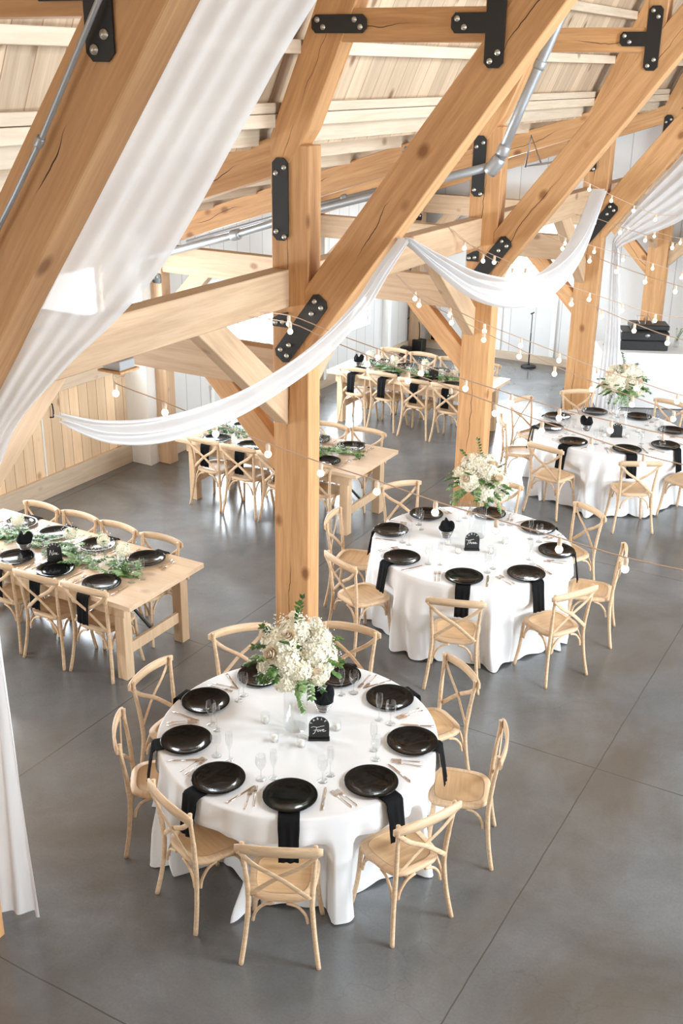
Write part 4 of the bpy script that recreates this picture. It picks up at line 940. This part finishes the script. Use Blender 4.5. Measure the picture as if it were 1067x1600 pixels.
# ------------------------------------------------------------------ far corner things
t = thing('microphone_stand', 'black straight microphone stand with round base by the back wall', 'microphone stand', (-6.37, 17.75, 0))
obj('base', MB().lathe([(.0001, 0), (.13, 0), (.135, .015), (.12, .035), (.03, .045), (.0001, .045)], 28), BLACK, t)
obj('pole', MB().tube([(0, 0, .04), (0, 0, .6), (0, 0, .601), (0, 0, .93)], [.011, .011, .008, .008], 10), BLACK, t)
obj('clip', MB().tube([(-.03, 0, .93), (.03, 0, .965)], .012, 8), BLACK, t)
# dj table with rounded cloth, turned towards the room
dj = R(25); t = thing('cloth_covered_table', 'white cloth covered table holding the black cases, at right edge', 'table', (-4.62, 16.05, 0), dj)
L_, D_, H_ = 1.36, .75, .86
poly = [(0, D_), (0, 0)] + [(L_ - .16 + .16 * math.sin(a * PI / 12), .16 - .16 * math.cos(a * PI / 12)) for a in range(7)] + [(L_ - .16 + .16 * math.cos(a * PI / 12), D_ - .16 + .16 * math.sin(a * PI / 12)) for a in range(7)]
rows = []
for zz, g in ((.01, .02), (.4, .012), (.8, .0), (.85, 0), (.86, -.01), (.861, -.2)):
    rows.append([(x + (g if g > -.1 else 0) * (1 if x > L_ / 2 else -1) + .006 * math.sin(i * 2) * (1 - zz), y + (g if g > -.1 else 0) * (1 if y > D_ / 2 else -1), zz) for i, (x, y) in enumerate(poly)])
mb = MB().grid(rows[:5], closed=True); mb.add(rows[4], [tuple(range(len(poly)))]); obj('cloth', mb, LINEN, t)
def on_dj(x, y): return (-4.62 + math.cos(dj) * x - math.sin(dj) * y, 16.05 + math.sin(dj) * x + math.cos(dj) * y)
for i, (z0, x0, x1, y0, y1, h, lb) in enumerate(((.862, .30, 1.02, .16, .66, .15, 'black hard equipment case at bottom of the stack on white table'), (1.013, .30, 1.02, .16, .64, .13, 'black equipment case with oval badge, middle of the stack'), (1.144, .46, 1.04, .30, .66, .08, 'slim black mixer on top of the case stack'))):
    X, Y = on_dj(x0, y0); c = thing('equipment_case', lb, 'equipment case', (X, Y, z0), dj, 'stacked black equipment')
    obj('shell', MB().box(0, x1 - x0, 0, y1 - y0, 0, h), CASEM, c, bevel=.012)
    obj('edge_trim', MB().box(.01, x1 - x0 - .01, -.003, 0, h * .47, h * .53), CASEM, c)
    if i == 1: obj('badge', MB().lathe([(.0001, .004), (.035, .004), (.037, 0)], 24, Matrix.Translation(((x1 - x0) * .55, -.002, h * .6)) @ Matrix.Rotation(PI / 2, 4, 'X') @ Matrix.Scale(.7, 4, (0, 1, 0))), SILVER, c)
    if i < 2:
        for xx in (.12, .5): obj('latch', MB().box(xx, xx + .05, -.006, 0, h * .35, h * .65), BLACK, c)
    else:
        for xx in (.1, .24, .38): obj('knob', MB().lathe([(.0001, h + .015), (.015, h + .015), (.018, h)], 14, Matrix.Translation((xx, .15, 0))), BLACK, c)
X, Y = on_dj(.70, .5); t = thing('laptop_stand', 'thin metal laptop stand on top of the mixer', 'stand', (X, Y, 1.226), dj)
obj('frame', MB().tube([(-.1, -.1, 0), (-.14, 0, .1), (0, 0, .1), (-.02, -.12, .0)], .006, 6), SILVER, t); obj('frame', MB().tube([(.1, -.1, 0), (.04, 0, .1), (-.02, 0, .1)], .006, 6), SILVER, t)
X, Y = on_dj(.17, .42); t = thing('cable_pile', 'heap of black cables beside the equipment cases', 'cables', (X, Y, .862), dj)
rnd = random.Random(4); obj('cable', MB().tube(catmull([(rnd.uniform(-.1, .12), rnd.uniform(-.12, .12), .012 + .006 * (i % 4)) for i in range(16)], 5), .008, 6), BLACK, t)
obj('adapter', MB().box(-.05, .06, -.03, .04, 0, .045), CASEM, t, bevel=.005)
X, Y = on_dj(1.2, .45)
t = thing('leafy_vase', 'small glass vase with bright green stem at the right edge', 'vase', (X, Y, .862))
obj('glass', MB().lathe([(.0001, 0), (.04, 0), (.045, .01), (.035, .14), (.032, .14), (.038, .012), (.0001, .012)], 24), GLASS, t)
s = MB(); rnd = random.Random(2)
for i in range(4): sprig(s, Vector((0, 0, .08)), Vector((rnd.uniform(-.3, .3), rnd.uniform(-.3, .3), 1)), .22, rnd)
obj('sprigs', s, LEAFP, t)
t = thing('floor_speaker', 'grey speaker box standing behind the far post', 'speaker', (-4.50, 14.40, 0))
obj('cabinet', MB().box(-.11, .11, -.1, .1, 0, .72), plain('grey speaker', (.16, .17, .19), .6), t, bevel=.01)
obj('grille', MB().box(-.09, .09, -.104, -.1, .05, .66), BLACK, t)
t = thing('desk_lamp', 'thin gooseneck lamp on a black box in the far left corner', 'lamp', (-8.5, 17.75, 0))
obj('box', MB().box(-.1, .1, -.1, .1, 0, .22), BLACK, t, bevel=.01); obj('neck', MB().tube(catmull([(0, 0, .22), (0, 0, .4), (-.03, 0, .55), (-.18, 0, .62), (-.25, 0, .56)], 6), .008, 8), BLACK, t)
t = thing('power_unit', 'small black unit with red light beside the gooseneck lamp', 'electrical unit', (-8.62, 17.45, 0))
obj('box', MB().box(-.1, .1, -.07, .07, 0, .13), BLACK, t, bevel=.01); obj('red_light', MB().lathe([(.0001, .012), (.018, .01), (.02, 0)], 12, Matrix.Translation((.03, -.07, .07)) @ Matrix.Rotation(PI / 2, 4, 'X')), RED, t)
t = thing('framed_mirror', 'narrow dark wooden framed mirror leaning on the back wall', 'mirror', (-8.32, 18.02, .15))
fr = MB(); fr.box(-.1, .1, 0, .03, 0, .02); fr.box(-.1, .1, 0, .03, .43, .45); fr.box(-.1, -.085, 0, .03, 0, .45); fr.box(.085, .1, 0, .03, 0, .45); obj('frame', fr, TIMB, t)
obj('glass', MB().box(-.085, .085, .01, .02, .02, .43), plain('mirror', (.7, .7, .7), .05, 1), t)

# ------------------------------------------------------------------ loft the camera stands on
S(obj('floor_loft', MB().box(-4.1, 4.1, -3, .55, 3.05, 3.25), BARN))

# ------------------------------------------------------------------ light
w = bpy.data.worlds.new('sky'); sc.world = w; w.use_nodes = True
bg = w.node_tree.nodes['Background']; bg.inputs[0].default_value = (.93, .97, 1, 1); bg.inputs[1].default_value = 1.6
def area(loc, rot, sx, sy, power, col=(1, 1, 1)):  # daylight for the real windows, fill for the added ones
    l = bpy.data.lights.new('daylight_or_fill', 'AREA'); l.shape = 'RECTANGLE'; l.size = sx; l.size_y = sy; l.energy = power; l.color = col
    o = bpy.data.objects.new('daylight_or_fill', l); COL.objects.link(o); o.location = loc; o.rotation_euler = rot; return o
LC = (.82, .91, 1)
for i, (a_, b_) in enumerate(DORM_ADDED):
    nrm = Vector((RD.z, 0, -RD.x)); nrm = nrm if nrm.x < 0 else -nrm
    c_ = RT + RD * 1.62 - nrm * .14; c_.y = (a_ + b_) / 2
    o_ = area(c_, (0, 0, 0), 2.1, b_ - a_ - .1, [205, 85, 14][i], LC)  # fill lamp outside the added roof opening
    o_.rotation_euler = (-nrm).to_track_quat('Z', 'Y').to_euler()
    o_.data.shape = 'SQUARE'; o_.data.size = 2.1
for h in LW: area((XW - .26, (h[0] + h[1]) / 2, (h[2] + h[3]) / 2), (0, -PI / 2, 0), h[3] - h[2], h[1] - h[0], 80, LC)
for i, h in enumerate(FWIN_ADDED): area(((h[0] + h[1]) / 2, -3.26, (h[2] + h[3]) / 2), (PI / 2, 0, 0), h[1] - h[0], h[3] - h[2], [38, 3, 3, 15][i], LC)  # fill lamps outside the added windows behind the camera
area(((BWIN[0] + BWIN[1]) / 2, BW + .26, (BWIN[2] + BWIN[3]) / 2), (-PI / 2, 0, 0), .9, 1.3, 45, LC)
for i, h in enumerate(RW_ADDED): area((9.02, (h[0] + h[1]) / 2, (h[2] + h[3]) / 2), (0, PI / 2, 0), h[3] - h[2], h[1] - h[0], [185, 215, 60, 12][i], LC)  # fill lamps outside the added right wall windows
for i, h in enumerate(DW): area((-9.36, (h[0] + h[1]) / 2, (h[2] + h[3]) / 2), (0, -PI / 2, 0), h[3] - h[2], h[1] - h[0], [60, 85, 55][i], LC)

# ------------------------------------------------------------------ camera
f_px, yaw, pitch, roll, H = 1698.1, R(29.61), R(22.26), R(.81), 4.814
fw = Vector((-math.sin(yaw) * math.cos(pitch), math.cos(yaw) * math.cos(pitch), -math.sin(pitch)))
r_ = Vector((math.cos(yaw), math.sin(yaw), 0)); u_ = r_.cross(fw)
r2 = r_ * math.cos(roll) + u_ * math.sin(roll); u2 = u_ * math.cos(roll) - r_ * math.sin(roll)
cam = bpy.data.cameras.new('camera'); co = bpy.data.objects.new('camera', cam); COL.objects.link(co)
Mx = Matrix((( r2.x, u2.x, -fw.x), (r2.y, u2.y, -fw.y), (r2.z, u2.z, -fw.z))).to_4x4(); Mx.translation = (0, 0, H)
co.matrix_world = Mx
cam.sensor_fit = 'VERTICAL'; cam.sensor_height = 36; cam.sensor_width = 24; cam.lens = f_px / 1600 * 36
cam.clip_start = .05; cam.clip_end = 100
sc.camera = co
vs = sc.view_settings; vs.view_transform = 'Standard'; vs.look = 'None'; vs.exposure = 1.66; vs.gamma = 1; vs.use_curve_mapping = False
